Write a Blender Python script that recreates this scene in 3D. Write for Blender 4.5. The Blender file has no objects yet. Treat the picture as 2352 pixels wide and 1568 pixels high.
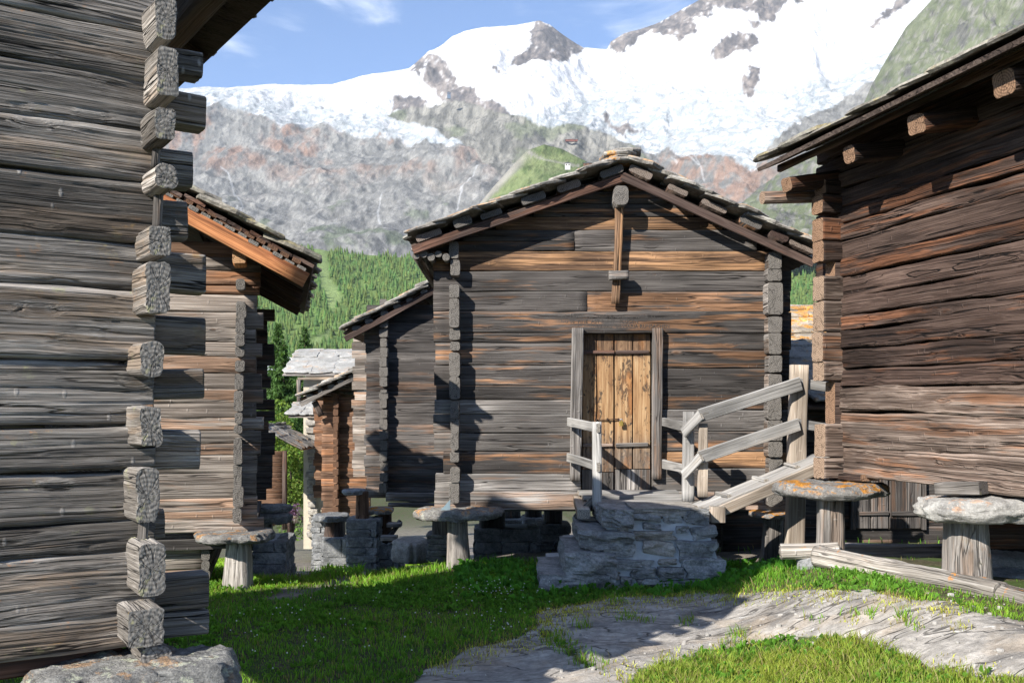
import bpy, math, random
import numpy as np
from mathutils import Matrix, Vector

# ------------------------------------------------------------------ camera, sky, sun, exposure
SC = bpy.context.scene
COL = SC.collection
F, CX, HY, CAMZ = 2287.0, 1176.0, 930.0, 1.6      # picture of 2352 x 1568; focal length, centre, eye level
camd = bpy.data.cameras.new('camera')
camd.sensor_width = 36.0
camd.lens = 36.0 * F / 2352.0
camd.shift_y = (HY - 784.0) / 2352.0
camd.clip_start = 0.05
camd.clip_end = 30000.0
cam = bpy.data.objects.new('camera', camd)
COL.objects.link(cam)
cam.location = (0, 0, CAMZ)
cam.rotation_euler = (math.radians(90), 0, 0)
SC.camera = cam

SUN_AZ, SUN_EL = math.radians(40.0), math.radians(32.0)      # light travels towards this azimuth (from +Y to +X)
world = bpy.data.worlds.new('World')
SC.world = world
world.use_nodes = True
wn = world.node_tree
wn.nodes.clear()
w_out = wn.nodes.new('ShaderNodeOutputWorld')
w_bg = wn.nodes.new('ShaderNodeBackground')
w_sky = wn.nodes.new('ShaderNodeTexSky')
w_sky.sky_type = 'NISHITA'
w_sky.sun_disc = False
w_sky.sun_elevation = SUN_EL
w_sky.sun_rotation = SUN_AZ + math.pi
w_sky.altitude = 3200.0
w_sky.air_density = 1.0
w_sky.dust_density = 0.0
w_sky.ozone_density = 6.0
w_bg.inputs['Strength'].default_value = 0.10
# thin clouds drifting over the whole sky
w_tc = wn.nodes.new('ShaderNodeTexCoord')
w_map = wn.nodes.new('ShaderNodeMapping')
w_map.inputs['Scale'].default_value = (1.6, 1.6, 3.2)
w_map.inputs['Location'].default_value = (4.71, 6.67, 6.04)
w_noise = wn.nodes.new('ShaderNodeTexNoise')
w_noise.inputs['Scale'].default_value = 2.6
w_noise.inputs['Detail'].default_value = 9.0
w_noise.inputs['Roughness'].default_value = 0.55
w_noise.inputs['Distortion'].default_value = 0.5
w_rmp = wn.nodes.new('ShaderNodeMapRange')
w_rmp.interpolation_type = 'SMOOTHSTEP'
w_rmp.inputs[1].default_value = 0.52
w_rmp.inputs[2].default_value = 0.74
w_mix = wn.nodes.new('ShaderNodeMix')
w_mix.data_type = 'RGBA'
w_mix.inputs[7].default_value = (7.0, 7.2, 7.6, 1)
wn.links.new(w_tc.outputs['Generated'], w_map.inputs['Vector'])
wn.links.new(w_map.outputs['Vector'], w_noise.inputs['Vector'])
wn.links.new(w_noise.outputs['Fac'], w_rmp.inputs[0])
wn.links.new(w_rmp.outputs[0], w_mix.inputs[0])
wn.links.new(w_sky.outputs['Color'], w_mix.inputs[6])
wn.links.new(w_mix.outputs[2], w_bg.inputs['Color'])
wn.links.new(w_bg.outputs['Background'], w_out.inputs['Surface'])

sund = bpy.data.lights.new('sun', 'SUN')
sund.energy = 5.0
sund.angle = math.radians(0.5)
sund.color = (1.0, 0.94, 0.86)
sun = bpy.data.objects.new('sun', sund)
COL.objects.link(sun)
sdir = Vector((math.sin(SUN_AZ) * math.cos(SUN_EL), math.cos(SUN_AZ) * math.cos(SUN_EL), -math.sin(SUN_EL)))
sun.rotation_euler = sdir.to_track_quat('-Z', 'Y').to_euler()
sun.location = (-20, -24, 20)

SC.view_settings.view_transform = 'Standard'
SC.view_settings.look = 'None'
SC.view_settings.gamma = 1.0
SC.view_settings.use_curve_mapping = False
SC.view_settings.exposure = 1.26
SC.cycles.use_denoising = True
SC.cycles.denoising_prefilter = 'NONE'
SC.cycles.max_bounces = 4
SC.cycles.diffuse_bounces = 3
SC.cycles.volume_bounces = 0
SC.cycles.use_fast_gi = False
SC.cycles.transparent_max_bounces = 6

rng = random.Random(7)
nrg = np.random.default_rng(11)

# ------------------------------------------------------------------ helpers: projection, noise
def P(px, py, Y):
    return Vector(((px - CX) / F * Y, Y, CAMZ + (HY - py) / F * Y))

def XP(px, Y):
    return (px - CX) / F * Y

def ZP(py, Y):
    return CAMZ + (HY - py) / F * Y

def on_wall(c, u, px):
    """distance along the plan direction u from plan point c where the sight line of column px meets it"""
    k = (px - CX) / F
    return (k * c[1] - c[0]) / (u[0] - k * u[1])

def ss(a, b, x):
    t = np.clip((np.asarray(x, float) - a) / (b - a), 0, 1)
    return t * t * (3 - 2 * t)

U4 = np.uint32
def _h(ix, iy, iz, s):
    ix, iy, iz = (np.atleast_1d(np.asarray(q, np.int64)).astype(U4) for q in (ix, iy, iz))
    n = ix * U4(374761393) + iy * U4(668265263) + iz * U4(2147483647) + U4((s * 1274126177) & 0xFFFFFFFF)
    n = (n ^ (n >> U4(13))) * U4(1274126177)
    n = (n ^ (n >> U4(16))) * U4(2246822519)
    return ((n ^ (n >> U4(15))) & U4(0xFFFFFF)) * (1.0 / 0xFFFFFF)

def vnoise(p, s=0):
    p = np.asarray(p, float)
    i = np.floor(p).astype(np.int64)
    f = p - i
    f = f * f * (3 - 2 * f)
    r = 0.0
    for a in (0, 1):
        wa = f[..., 0] if a else 1 - f[..., 0]
        for b in (0, 1):
            wb = f[..., 1] if b else 1 - f[..., 1]
            for c in (0, 1):
                wc = f[..., 2] if c else 1 - f[..., 2]
                r = r + wa * wb * wc * _h(i[..., 0] + a, i[..., 1] + b, i[..., 2] + c, s)
    return r * 2 - 1

def fbm(p, s=0, o=4, g=0.5):
    p = np.asarray(p, float)
    r, a, t = 0.0, 1.0, 0.0
    for k in range(o):
        r = r + a * vnoise(p * (2.03 ** k) + k * 17.3, s + k)
        t += a
        a *= g
    return r / t

def fbm2(u, v, s=0, o=4, g=0.5):
    r, a, t = 0.0, 1.0, 0.0
    for k in range(o):
        x, y = u * (2.03 ** k) + k * 17.3, v * (2.03 ** k) + k * 17.3
        ix, iy = np.floor(x), np.floor(y)
        fx, fy = x - ix, y - iy
        ix, iy = ix.astype(np.int64), iy.astype(np.int64)
        fx, fy = fx * fx * (3 - 2 * fx), fy * fy * (3 - 2 * fy)
        n = (_h(ix, iy, 0, s + k) * (1 - fx) + _h(ix + 1, iy, 0, s + k) * fx) * (1 - fy) + (_h(ix, iy + 1, 0, s + k) * (1 - fx) + _h(ix + 1, iy + 1, 0, s + k) * fx) * fy
        r = r + a * (n * 2 - 1)
        t += a
        a *= g
    return r / t

def inpoly(poly, x, y):
    r = np.zeros(x.shape, bool)
    n = len(poly)
    for i in range(n):
        x0, y0 = poly[i]
        x1, y1 = poly[(i + 1) % n]
        c = ((y0 > y) != (y1 > y)) & (x < (x1 - x0) * (y - y0) / (y1 - y0 + 1e-12) + x0)
        r ^= c
    return r

# ------------------------------------------------------------------ helpers: objects
def empty(name, loc, label=None, cat=None, group=None, kind=None):
    o = bpy.data.objects.new(name, None)
    o.empty_display_size = 0.2
    COL.objects.link(o)
    o.location = loc
    tag(o, label, cat, group, kind)
    return o

def tag(o, label=None, cat=None, group=None, kind=None):
    if label: o['label'] = label
    if cat: o['category'] = cat
    if group: o['group'] = group
    if kind: o['kind'] = kind
    return o

def root_of(o):
    while o.parent is not None:
        o = o.parent
    return o

def link(o, parent=None, M=None):
    COL.objects.link(o)
    M = M if M is not None else Matrix.Identity(4)
    if parent is not None:
        o.parent = parent
        r = root_of(parent)
        if r.type == 'EMPTY':
            M = Matrix.Translation(-Vector(r.location)) @ M
        if parent is not r:                       # parts have no own turn, only their offset
            M = parent.matrix_basis.inverted() @ M
    o.matrix_basis = M
    return o

def new_mesh(name, verts, faces, mat=None, smooth=None):
    me = bpy.data.meshes.new(name)
    verts = np.asarray(verts, float)
    if isinstance(faces, np.ndarray):
        k = faces.shape[1]
        me.vertices.add(len(verts))
        me.vertices.foreach_set('co', verts.astype(np.float32).ravel())
        me.loops.add(faces.size)
        me.loops.foreach_set('vertex_index', faces.astype(np.int32).ravel())
        me.polygons.add(len(faces))
        me.polygons.foreach_set('loop_start', np.arange(0, faces.size, k, dtype=np.int32))
        me.update(calc_edges=True)
    else:
        me.from_pydata([tuple(v) for v in verts], [], faces)
    if smooth is not None:
        if isinstance(smooth, bool):
            smooth = np.full(len(me.polygons), smooth)
        me.polygons.foreach_set('use_smooth', np.asarray(smooth, bool))
    if mat: me.materials.append(mat)
    me.update()
    return me

def obj(name, me, parent=None, M=None):
    return link(bpy.data.objects.new(name, me), parent, M)

def frame(A, B, up=(0, 0, 1)):
    A, B = Vector(A), Vector(B)
    x = (B - A).normalized()
    z = Vector(up)
    z = (z - x * z.dot(x)).normalized()
    y = z.cross(x)
    M = Matrix.Identity(4)
    for i in range(3):
        M[i][0], M[i][1], M[i][2], M[i][3] = x[i], y[i], z[i], A[i]
    return M

def section(h, d, r, ns, nc):
    """outline of a rounded rectangle (y, z) with outward normals"""
    pts, nor = [], []
    hy, hz = d / 2, h / 2
    r = min(r, hy * .98, hz * .98)
    cs = [(hy - r, hz - r, 0), (-hy + r, hz - r, 90), (-hy + r, -hz + r, 180), (hy - r, -hz + r, 270)]
    for i, (cy, cz, a0) in enumerate(cs):
        for k in range(nc + 1):
            a = math.radians(a0 + 90.0 * k / nc)
            pts.append((cy + r * math.cos(a), cz + r * math.sin(a)))
            nor.append((math.cos(a), math.sin(a)))
        ny, nz, na = cs[(i + 1) % 4]
        a = math.radians(a0 + 90)
        e0 = (cy + r * math.cos(a), cz + r * math.sin(a))
        e1 = (ny + r * math.cos(math.radians(na)), nz + r * math.sin(math.radians(na)))
        m = ns[i % 2]
        for k in range(1, m + 1):
            t = k / (m + 1)
            pts.append((e0[0] * (1 - t) + e1[0] * t, e0[1] * (1 - t) + e1[1] * t))
            nor.append((math.cos(a), math.sin(a)))
    return np.array(pts), np.array(nor)

def bar_geo(L, h, d, segs=6, ns=(0, 1), nc=2, r=0.02, rough=0.004, wave=0.008, caps=1, seed=0, xs=None,
            taper=(1, 1), fib=0.0, capdepth=0.0, bend=0.0):
    if xs is None:
        xs = np.linspace(0, L, segs + 1)
    xs = np.asarray(xs)
    sec, nor = section(h, d, r, ns, nc)
    m = len(sec)
    n = len(xs)
    V = np.zeros((n, m, 3))
    V[:, :, 0] = xs[:, None]
    V[:, :, 1] = sec[None, :, 0]
    V[:, :, 2] = sec[None, :, 1]
    t = xs / L
    sc = taper[0] + (taper[1] - taper[0]) * t
    V[:, :, 1:] *= sc[:, None, None]
    so = seed * 7.31
    q = np.stack([xs * 1.7, np.zeros(n), np.zeros(n)], -1)
    V[:, :, 2] *= (1 + wave / h * 1.6 * vnoise(q + so, 1))[:, None]
    V[:, :, 2] += (wave * fbm(q * .8 + so + 40, 2, 2))[:, None]
    V[:, :, 1] += (wave * .7 * fbm(q * .8 + so + 80, 3, 2))[:, None] + (bend * 4 * t * (1 - t))[:, None]
    p = V.reshape(-1, 3).copy()
    dsp = rough * fbm(p * [4, 14, 14] + so, 5, 3)
    if fib > 0:
        wz = p.copy()
        w = .018 * fbm(p * [1.4, 4, 4] + so, 9, 2)
        wz[:, 1] += w
        wz[:, 2] += w
        f1 = fbm(wz * [1.3, 85, 85] + so, 21, 2, .6)
        dsp = dsp + fib * (f1 - 1.6 * np.clip(.06 - np.abs(fbm(wz * [.5, 19, 19] + so, 33, 2)), 0, 1) / .06)
    dsp = dsp.reshape(n, m)
    V[:, :, 1] += dsp * nor[None, :, 0]
    V[:, :, 2] += dsp * nor[None, :, 1]
    verts = [V.reshape(-1, 3)]
    a = np.arange(n - 1)[:, None] * m + np.arange(m)[None]
    b = np.arange(n - 1)[:, None] * m + (np.arange(m)[None] + 1) % m
    quads = np.stack([a, a + m, b + m, b], -1).reshape(-1, 4)
    faces = [tuple(f) for f in quads.tolist()]
    smooth = [nc > 1] * len(faces)
    nside = len(faces)
    cnt = n * m
    for end in (0, 1):
        base = V[0 if end == 0 else -1]
        idx = list(range(m)) if end == 0 else list(range((n - 1) * m, n * m))
        cen = base.mean(0)
        sgn = -1 if end == 0 else 1
        for k in range(1, caps + 1):
            s = 1 - k / (caps + 1)
            ring = cen + (base - cen) * s
            if capdepth > 0:
                q2 = ring.copy() + so
                cell = np.abs(fbm(q2 * [0, 55, 55], 51, 2))
                ang = np.arctan2(base[:, 2] - cen[2], base[:, 1] - cen[1])
                rad = np.abs(vnoise(np.stack([ang * 3.1, ring[:, 1] * 9, np.zeros(m)], -1) + so, 4))
                ring[:, 0] += sgn * capdepth * (0.4 - .55 * np.clip(.2 - cell, 0, 1) / .2 - .5 * np.clip(.10 - rad, 0, 1) / .10 * s
                                                + .6 * fbm(q2 * [0, 90, 90], 61, 2) + .7 * fbm(q2 * [0, 14, 14], 62, 2))
            ids = list(range(cnt, cnt + m))
            verts.append(ring)
            for j in range(m):
                f = (idx[j], idx[(j + 1) % m], ids[(j + 1) % m], ids[j])
                faces.append(f if end == 0 else f[::-1])
                smooth.append(False)
            idx = ids
            cnt += m
        verts.append(np.array([cen]))
        for j in range(m):
            f = (idx[j], idx[(j + 1) % m], cnt)
            faces.append(f if end == 0 else f[::-1])
            smooth.append(False)
        cnt += 1
    return np.concatenate(verts), faces, smooth, nside

_seed = [0]
ENDS = {}
def bar(name, parent, A, B, h, d, mat, up=(0, 0, 1), **kw):
    """a timber from A to B (axis), height h along up, thickness d"""
    _seed[0] += 1
    L = (Vector(B) - Vector(A)).length
    v, f, s, ns_ = bar_geo(L, h, d, seed=_seed[0], **kw)
    me = new_mesh(name, v, f, mat, s)
    if mat.name in ENDS:
        me.materials.append(ENDS[mat.name])
        mi = np.zeros(len(f), np.int32)
        mi[ns_:] = 1
        me.polygons.foreach_set('material_index', mi)
    return obj(name, me, parent, frame(A, B, up))

def box_geo(x0, x1, y0, y1, z0, z1):
    v = [(x, y, z) for z in (z0, z1) for y in (y0, y1) for x in (x0, x1)]
    f = [(0, 2, 3, 1), (4, 5, 7, 6), (0, 1, 5, 4), (2, 6, 7, 3), (0, 4, 6, 2), (1, 3, 7, 5)]
    return v, f

def rough_stone(seed, n=5, amp=.10, sq=.35):
    """unit rough block, centred, about 1 x 1 x 1"""
    pts, idx, faces = [], {}, []
    def vid(p):
        k = tuple(np.round(p, 5))
        if k not in idx:
            idx[k] = len(pts)
            pts.append(p)
        return idx[k]
    g = np.linspace(-.5, .5, n)
    for ax in range(3):
        for sgn in (-.5, .5):
            for i in range(n - 1):
                for j in range(n - 1):
                    c = []
                    for (a, b) in ((i, j), (i + 1, j), (i + 1, j + 1), (i, j + 1)):
                        p = [0, 0, 0]
                        p[ax] = sgn
                        p[(ax + 1) % 3] = g[a]
                        p[(ax + 2) % 3] = g[b]
                        c.append(vid(p))
                    faces.append(tuple(c) if sgn > 0 else tuple(c[::-1]))
    v = np.array(pts)
    r = np.linalg.norm(v, axis=1, keepdims=True)
    v = v * (1 - sq) + sq * v / r * .62
    v += amp * np.stack([fbm(v * 2.2 + seed * 9.1 + k * 31, 70 + k, 3) for k in range(3)], -1)
    v += .035 * np.stack([fbm(v * 8 + seed * 9.1 + k * 31, 76 + k, 2) for k in range(3)], -1)
    return v, faces

def slate_geo(seed, n=11):
    """unit slab: x, y in -.5 .. .5, thickness 1 (z)"""
    r = random.Random(seed)
    out = []
    for k in range(n):
        a = 2 * math.pi * (k + r.uniform(-.25, .25)) / n
        c, s = math.cos(a), math.sin(a)
        q = .5 / max(abs(c), abs(s))
        q = min(q, .62) * r.uniform(.86, 1.04)
        out.append((c * q, s * q))
    v, f = [], []
    for lay, (z, sc) in enumerate(((-.5, .97), (0.0, 1.02), (.5, .95))):
        for (x, y) in out:
            j = r.uniform(.97, 1.02)
            v.append((x * sc * j, y * sc * j, z + r.uniform(-.14, .14)))
    for lay in (0, 1):
        for k in range(n):
            a, b = lay * n + k, lay * n + (k + 1) % n
            f.append((a, b, b + n, a + n))
    v.append((0, 0, -.5)); v.append((0, 0, .55))
    for k in range(n):
        f.append((3 * n, (k + 1) % n, k))
        f.append((3 * n + 1, 2 * n + k, 2 * n + (k + 1) % n))
    return v, f
# ------------------------------------------------------------------ materials
class NT:
    def __init__(s, name):
        s.m = bpy.data.materials.new(name)
        s.m.use_nodes = True
        s.t = s.m.node_tree
        s.t.nodes.clear()
        s.out = s.t.nodes.new('ShaderNodeOutputMaterial')
    def n(s, typ):
        return s.t.nodes.new(typ)
    def put(s, sock, v):
        if isinstance(v, bpy.types.NodeSocket):
            s.t.links.new(v, sock)
        elif isinstance(v, (tuple, list)):
            if len(sock.default_value) == 4 and len(v) == 3:
                v = (*v, 1)
            sock.default_value = v
        else:
            sock.default_value = v
    def tc(s, k='Object'):
        return s.n('ShaderNodeTexCoord').outputs[k]
    def rand(s):
        return s.n('ShaderNodeObjectInfo').outputs['Random']
    def attr(s, name):
        x = s.n('ShaderNodeAttribute')
        x.attribute_name = name
        return x.outputs
    def vm(s, op, a, b=None):
        x = s.n('ShaderNodeVectorMath')
        x.operation = op
        s.put(x.inputs[0], a)
        if b is not None: s.put(x.inputs[1], b)
        return x.outputs[0]
    def xyz(s, v):
        x = s.n('ShaderNodeSeparateXYZ')
        s.put(x.inputs[0], v)
        return x.outputs
    def comb(s, x, y, z):
        c = s.n('ShaderNodeCombineXYZ')
        for i, v in enumerate((x, y, z)): s.put(c.inputs[i], v)
        return c.outputs[0]
    def ma(s, op, a, b=0.0, clamp=False):
        x = s.n('ShaderNodeMath')
        x.operation = op
        x.use_clamp = clamp
        s.put(x.inputs[0], a)
        s.put(x.inputs[1], b)
        return x.outputs[0]
    def noise(s, v, scale=1.0, det=4.0, rough=.5, dist=0.0, col=False):
        x = s.n('ShaderNodeTexNoise')
        s.put(x.inputs['Vector'], v)
        x.inputs['Scale'].default_value = scale
        x.inputs['Detail'].default_value = det
        x.inputs['Roughness'].default_value = rough
        x.inputs['Distortion'].default_value = dist
        return x.outputs['Color' if col else 'Fac']
    def vor(s, v, scale=1.0, feat='F1', out='Distance'):
        x = s.n('ShaderNodeTexVoronoi')
        x.feature = feat
        s.put(x.inputs['Vector'], v)
        x.inputs['Scale'].default_value = scale
        return x.outputs[out]
    def step(s, v, a, b, lo=0.0, hi=1.0):
        x = s.n('ShaderNodeMapRange')
        x.interpolation_type = 'SMOOTHSTEP'
        s.put(x.inputs[0], v)
        for i, q in ((1, a), (2, b), (3, lo), (4, hi)): s.put(x.inputs[i], q)
        return x.outputs[0]
    def mix(s, f, a, b, mode='MIX'):
        x = s.n('ShaderNodeMix')
        x.data_type = 'RGBA'
        x.blend_type = mode
        s.put(x.inputs[0], f)
        s.put(x.inputs[6], a)
        s.put(x.inputs[7], b)
        return x.outputs[2]
    def ramp(s, f, stops):
        x = s.n('ShaderNodeValToRGB')
        e = x.color_ramp.elements
        while len(e) < len(stops): e.new(.5)
        for i, (p, c) in enumerate(stops):
            e[i].position = p
            e[i].color = (*c, 1)
        s.put(x.inputs[0], f)
        return x.outputs[0]
    def bump(s, h, strength=.5, dist=.01):
        x = s.n('ShaderNodeBump')
        x.inputs['Strength'].default_value = strength
        x.inputs['Distance'].default_value = dist
        s.put(x.inputs['Height'], h)
        return x.outputs[0]
    def finish(s, col, rough=.85, nor=None, spec=.25):
        b = s.n('ShaderNodeBsdfPrincipled')
        s.put(b.inputs['Base Color'], col)
        s.put(b.inputs['Roughness'], rough)
        b.inputs['Specular IOR Level'].default_value = spec
        if nor is not None: s.put(b.inputs['Normal'], nor)
        s.t.links.new(b.outputs[0], s.out.inputs['Surface'])
        return s.m

def wood(name, dark, mid, light, warm, warm_amt=.4, light_amt=.4, fs=1.0, bump=.7, bdist=.012, crack=.75, var=.35, lichen=0.0, endc=None, con=1.0, ec=.15, cfs=.8, nk=.22):
    t = NT(name)
    co = t.tc('Object')
    rnd = t.rand()
    off = t.comb(t.ma('MULTIPLY', rnd, 37.0), t.ma('MULTIPLY', rnd, 91.0), t.ma('MULTIPLY', rnd, 53.0))
    c = t.vm('ADD', co, off)
    # knots bend the fibres round them
    kd = t.vor(t.vm('MULTIPLY', c, (1.8, 2.6, 4.6)), 1.0)
    kn = t.step(kd, .03, .20, 1.0, 0.0)
    wob = t.noise(t.vm('MULTIPLY', c, (1.3, 2.5, 2.5)), 1.0, 2.0)
    shift = t.ma('ADD', t.ma('MULTIPLY', t.ma('SUBTRACT', wob, .5), .05), t.ma('MULTIPLY', kn, .014))
    p = t.xyz(c)
    w = t.comb(p[0], t.ma('ADD', p[1], shift), t.ma('ADD', p[2], shift))
    fine = t.noise(t.vm('MULTIPLY', w, (2.4 * fs, 190 * fs, 190 * fs)), 1.0, 2.0, .6)
    med = t.noise(t.vm('MULTIPLY', w, (.75 * fs, 58 * fs, 58 * fs)), 1.0, 3.0, .65)
    ridge = t.ma('ABSOLUTE', t.ma('SUBTRACT', t.noise(t.vm('MULTIPLY', w, (.30 * cfs, 19 * cfs, 19 * cfs)), 1.0, 2.0, .55), .5))
    big = t.noise(t.vm('MULTIPLY', c, (.8, 6, 6)), 1.0, 3.0, .6)
    crk = t.ma('MULTIPLY', t.step(ridge, .003, .016, 1.0, 0.0), t.step(big, .38, .56, .12, 1.0))
    big2 = t.noise(t.vm('ADD', t.vm('MULTIPLY', w, (.9, 11.0, 11.0)), (9, 4, 2)), 1.0, 4.0, .65)
    tone = t.ma('ADD', t.ma('MULTIPLY', med, .70), t.ma('MULTIPLY', fine, .40))
    col = t.ramp(tone, [(.53 - .20 / con, dark), (.53, mid), (.53 + .19 / con, light)])
    # pale weathered bands and warm bands where the grey skin has gone
    lf = t.ma('MULTIPLY', t.step(t.ma('ADD', big, t.ma('MULTIPLY', t.ma('SUBTRACT', rnd, .5), .25)), .46, .66), light_amt)
    pale = t.mix(t.step(tone, .36, .72), mid, tuple(min(1, x * 1.3) for x in light))
    col = t.mix(lf, col, pale)
    rn2 = t.ma('FRACT', t.ma('MULTIPLY', rnd, 7.77))
    wf = t.ma('MULTIPLY', t.step(t.ma('ADD', big2, t.ma('MULTIPLY', t.ma('SUBTRACT', rn2, .6), .26)), .50, .62), warm_amt)
    wcol = t.mix(t.step(tone, .34, .72), tuple(x * .35 for x in warm), tuple(min(1, x * 1.35) for x in warm))
    col = t.mix(wf, col, wcol)
    pat = t.noise(t.vm('ADD', t.vm('MULTIPLY', c, (1.1, 3.4, 3.4)), (4, 2, 7)), 1.0, 2.0, .5)
    pb = t.step(pat, .32, .68, .62, 1.42)
    col = t.mix(1.0, col, t.comb(pb, t.ma('MULTIPLY', pb, .985), t.ma('MULTIPLY', pb, .965)), 'MULTIPLY')
    col = t.mix(t.ma('MULTIPLY', crk, crack), col, tuple(x * .18 for x in dark))
    kdot = t.step(kd, .02, .075, 1.0, 0.0)
    col = t.mix(t.ma('MULTIPLY', kdot, .75), col, tuple(x * .6 + y * .25 for x, y in zip(dark, warm)))
    gzz = t.ma('ABSOLUTE', t.ma('SUBTRACT', t.xyz(t.tc('Generated'))[2], .5))
    em = t.ma('MULTIPLY', t.step(t.ma('ADD', gzz, t.ma('MULTIPLY', t.ma('SUBTRACT', big2, .5), .35)), .40, .50), .55)
    col = t.mix(em, col, tuple(min(1, x * 1.15) for x in light))
    bri = t.ma('ADD', 1 - var, t.ma('MULTIPLY', t.ma('FRACT', t.ma('MULTIPLY', rnd, 3.33)), 2 * var))
    col = t.mix(1.0, col, t.comb(bri, bri, bri), 'MULTIPLY')
    if lichen > 0:
        ln = t.noise(c, 9.0, 4.0, .65)
        up = t.step(t.xyz(t.tc('Normal'))[2], -.1, .7)
        lm = t.ma('MULTIPLY', t.step(ln, .60, .68), t.ma('ADD', t.ma('MULTIPLY', up, .85), .15))
        lc = t.mix(t.step(big, .45, .55), (.45, .17, .02), (.36, .38, .16))
        col = t.mix(t.ma('MULTIPLY', lm, lichen), col, lc)
    # adze nicks: short marks across the grain
    nv = t.vor(t.vm('MULTIPLY', c, (16.0, 5.0, 7.5)), 1.0)
    nick = t.ma('MULTIPLY', t.step(nv, .06, .17, 1.0, 0.0), t.step(wob, .44, .56))
    col = t.mix(t.ma('MULTIPLY', nick, nk), col, tuple(min(1, x * 1.25) for x in light))
    hgt = t.ma('SUBTRACT', t.ma('ADD', t.ma('MULTIPLY', med, 1.2), t.ma('MULTIPLY', nick, .35)), t.ma('MULTIPLY', t.step(ridge, .003, .03, 1.0, 0.0), .6))
    m = t.finish(col, .82, t.bump(hgt, bump, bdist), .22)
    # end grain: rings, checks and weathered cells
    t = NT(name + '_end')
    e = endc or mid
    co = t.tc('Object')
    rnd = t.rand()
    pc = t.xyz(co)
    wob = t.noise(co, 14.0, 2.0)
    rr = t.ma('SQRT', t.ma('ADD', t.ma('MULTIPLY', pc[1], pc[1]), t.ma('MULTIPLY', pc[2], pc[2])))
    ring = t.ma('SINE', t.ma('MULTIPLY', t.ma('ADD', rr, t.ma('MULTIPLY', wob, .008)), 380.0))
    ang = t.ma('ARCTAN2', pc[1], pc[2])
    rad = t.ma('ABSOLUTE', t.ma('SUBTRACT', t.noise(t.comb(t.ma('MULTIPLY', ang, 1.6), t.ma('MULTIPLY', rr, 6.0), t.ma('MULTIPLY', rnd, 50.0)), 1.0, 2.0), .5))
    rad = t.step(rad, .003, .022, 1.0, 0.0)
    cell = t.noise(t.vm('ADD', co, t.comb(rnd, rnd, rnd)), 70.0, 3.0, .7)
    ecol = t.mix(t.ma('ADD', t.ma('MULTIPLY', ring, .38), .5), tuple(x * .6 for x in e), tuple(min(1, x * 1.35) for x in e))
    ecol = t.mix(t.step(cell, .36, .52, .85 * ec, 0.0), ecol, tuple(x * .3 for x in dark))
    ecol = t.mix(t.step(cell, .58, .70, 0.0, .5 * ec), ecol, tuple(min(1, x * 1.8) for x in e))
    ecol = t.mix(t.ma('MULTIPLY', rad, .55 + .3 * ec), ecol, tuple(x * .15 for x in dark))
    if lichen > 0:
        ecol = t.mix(t.ma('MULTIPLY', t.step(t.noise(co, 16.0, 4.0, .65), .60, .68), .5), ecol, (.40, .38, .20))
    ENDS[name] = t.finish(ecol, .88, t.bump(t.ma('SUBTRACT', cell, t.ma('MULTIPLY', rad, .6)), .8, .010 * ec), .15)
    return m

def stone(name, a, b, lich=(.55, .22, .02), lich_amt=.6, pale=(.5, .5, .45), pale_amt=.35, scale=1.0, top_only=True, bdist=.02, var=.2):
    t = NT(name)
    co = t.tc('Object')
    geo = t.n('ShaderNodeNewGeometry')
    wp = geo.outputs['Position']
    rnd = t.rand()
    n1 = t.noise(wp, 5.0 * scale, 8.0, .65, .4)
    n2 = t.noise(wp, 34.0 * scale, 6.0, .7)
    lay = t.noise(t.vm('MULTIPLY', wp, (5 * scale, 5 * scale, 46 * scale)), 1.0, 5.0, .6, .6)
    f = t.ma('ADD', t.ma('MULTIPLY', n1, .55), t.ma('MULTIPLY', n2, .45))
    col = t.mix(t.step(f, .36, .66), a, b)
    col = t.mix(t.step(lay, .30, .42, .55, 0.0), col, tuple(x * .35 for x in a))
    sp = t.step(t.noise(wp, 90 * scale, 3.0, .6), .60, .72)
    col = t.mix(t.ma('MULTIPLY', sp, .5), col, tuple(min(1, x * 1.9) for x in b))
    pm = t.ma('MULTIPLY', t.step(t.noise(t.vm('ADD', wp, (3, 7, 1)), 7.0 * scale, 7.0, .7), .55, .62), pale_amt)
    col = t.mix(pm, col, pale)
    lm = t.step(t.noise(t.vm('ADD', wp, (13, 2, 5)), 4.2 * scale, 8.0, .68, .3), .60 - .13 * lich_amt, .66 - .13 * lich_amt)
    up = t.step(t.xyz(geo.outputs['Normal'])[2], -.2, .75) if top_only else 1.0
    lm = t.ma('MULTIPLY', t.ma('MULTIPLY', lm, up), lich_amt)
    lc = t.mix(t.step(n2, .4, .6), tuple(x * .55 for x in lich), tuple(min(1, x * 1.25) for x in lich))
    col = t.mix(lm, col, lc)
    bri = t.ma('ADD', 1 - var, t.ma('MULTIPLY', rnd, 2 * var))
    col = t.mix(1.0, col, t.comb(bri, bri, bri), 'MULTIPLY')
    h = t.ma('ADD', t.ma('MULTIPLY', n2, .6), t.ma('ADD', t.ma('MULTIPLY', lay, .7), t.ma('MULTIPLY', n1, .8)))
    return t.finish(col, .9, t.bump(h, .9, bdist), .2)

def plain(name, a, b=None, scale=8.0, rough=.8, metal=0.0, bdist=.004, spec=.3):
    t = NT(name)
    co = t.tc('Object')
    f = t.noise(co, scale, 6.0, .6)
    col = t.mix(t.step(f, .3, .7), a, b or tuple(x * .6 for x in a))
    m = t.finish(col, rough, t.bump(t.noise(co, scale * 5, 4.0), .5, bdist), spec)
    for nd in t.t.nodes:
        if nd.type == 'BSDF_PRINCIPLED': nd.inputs['Metallic'].default_value = metal
    return m

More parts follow.
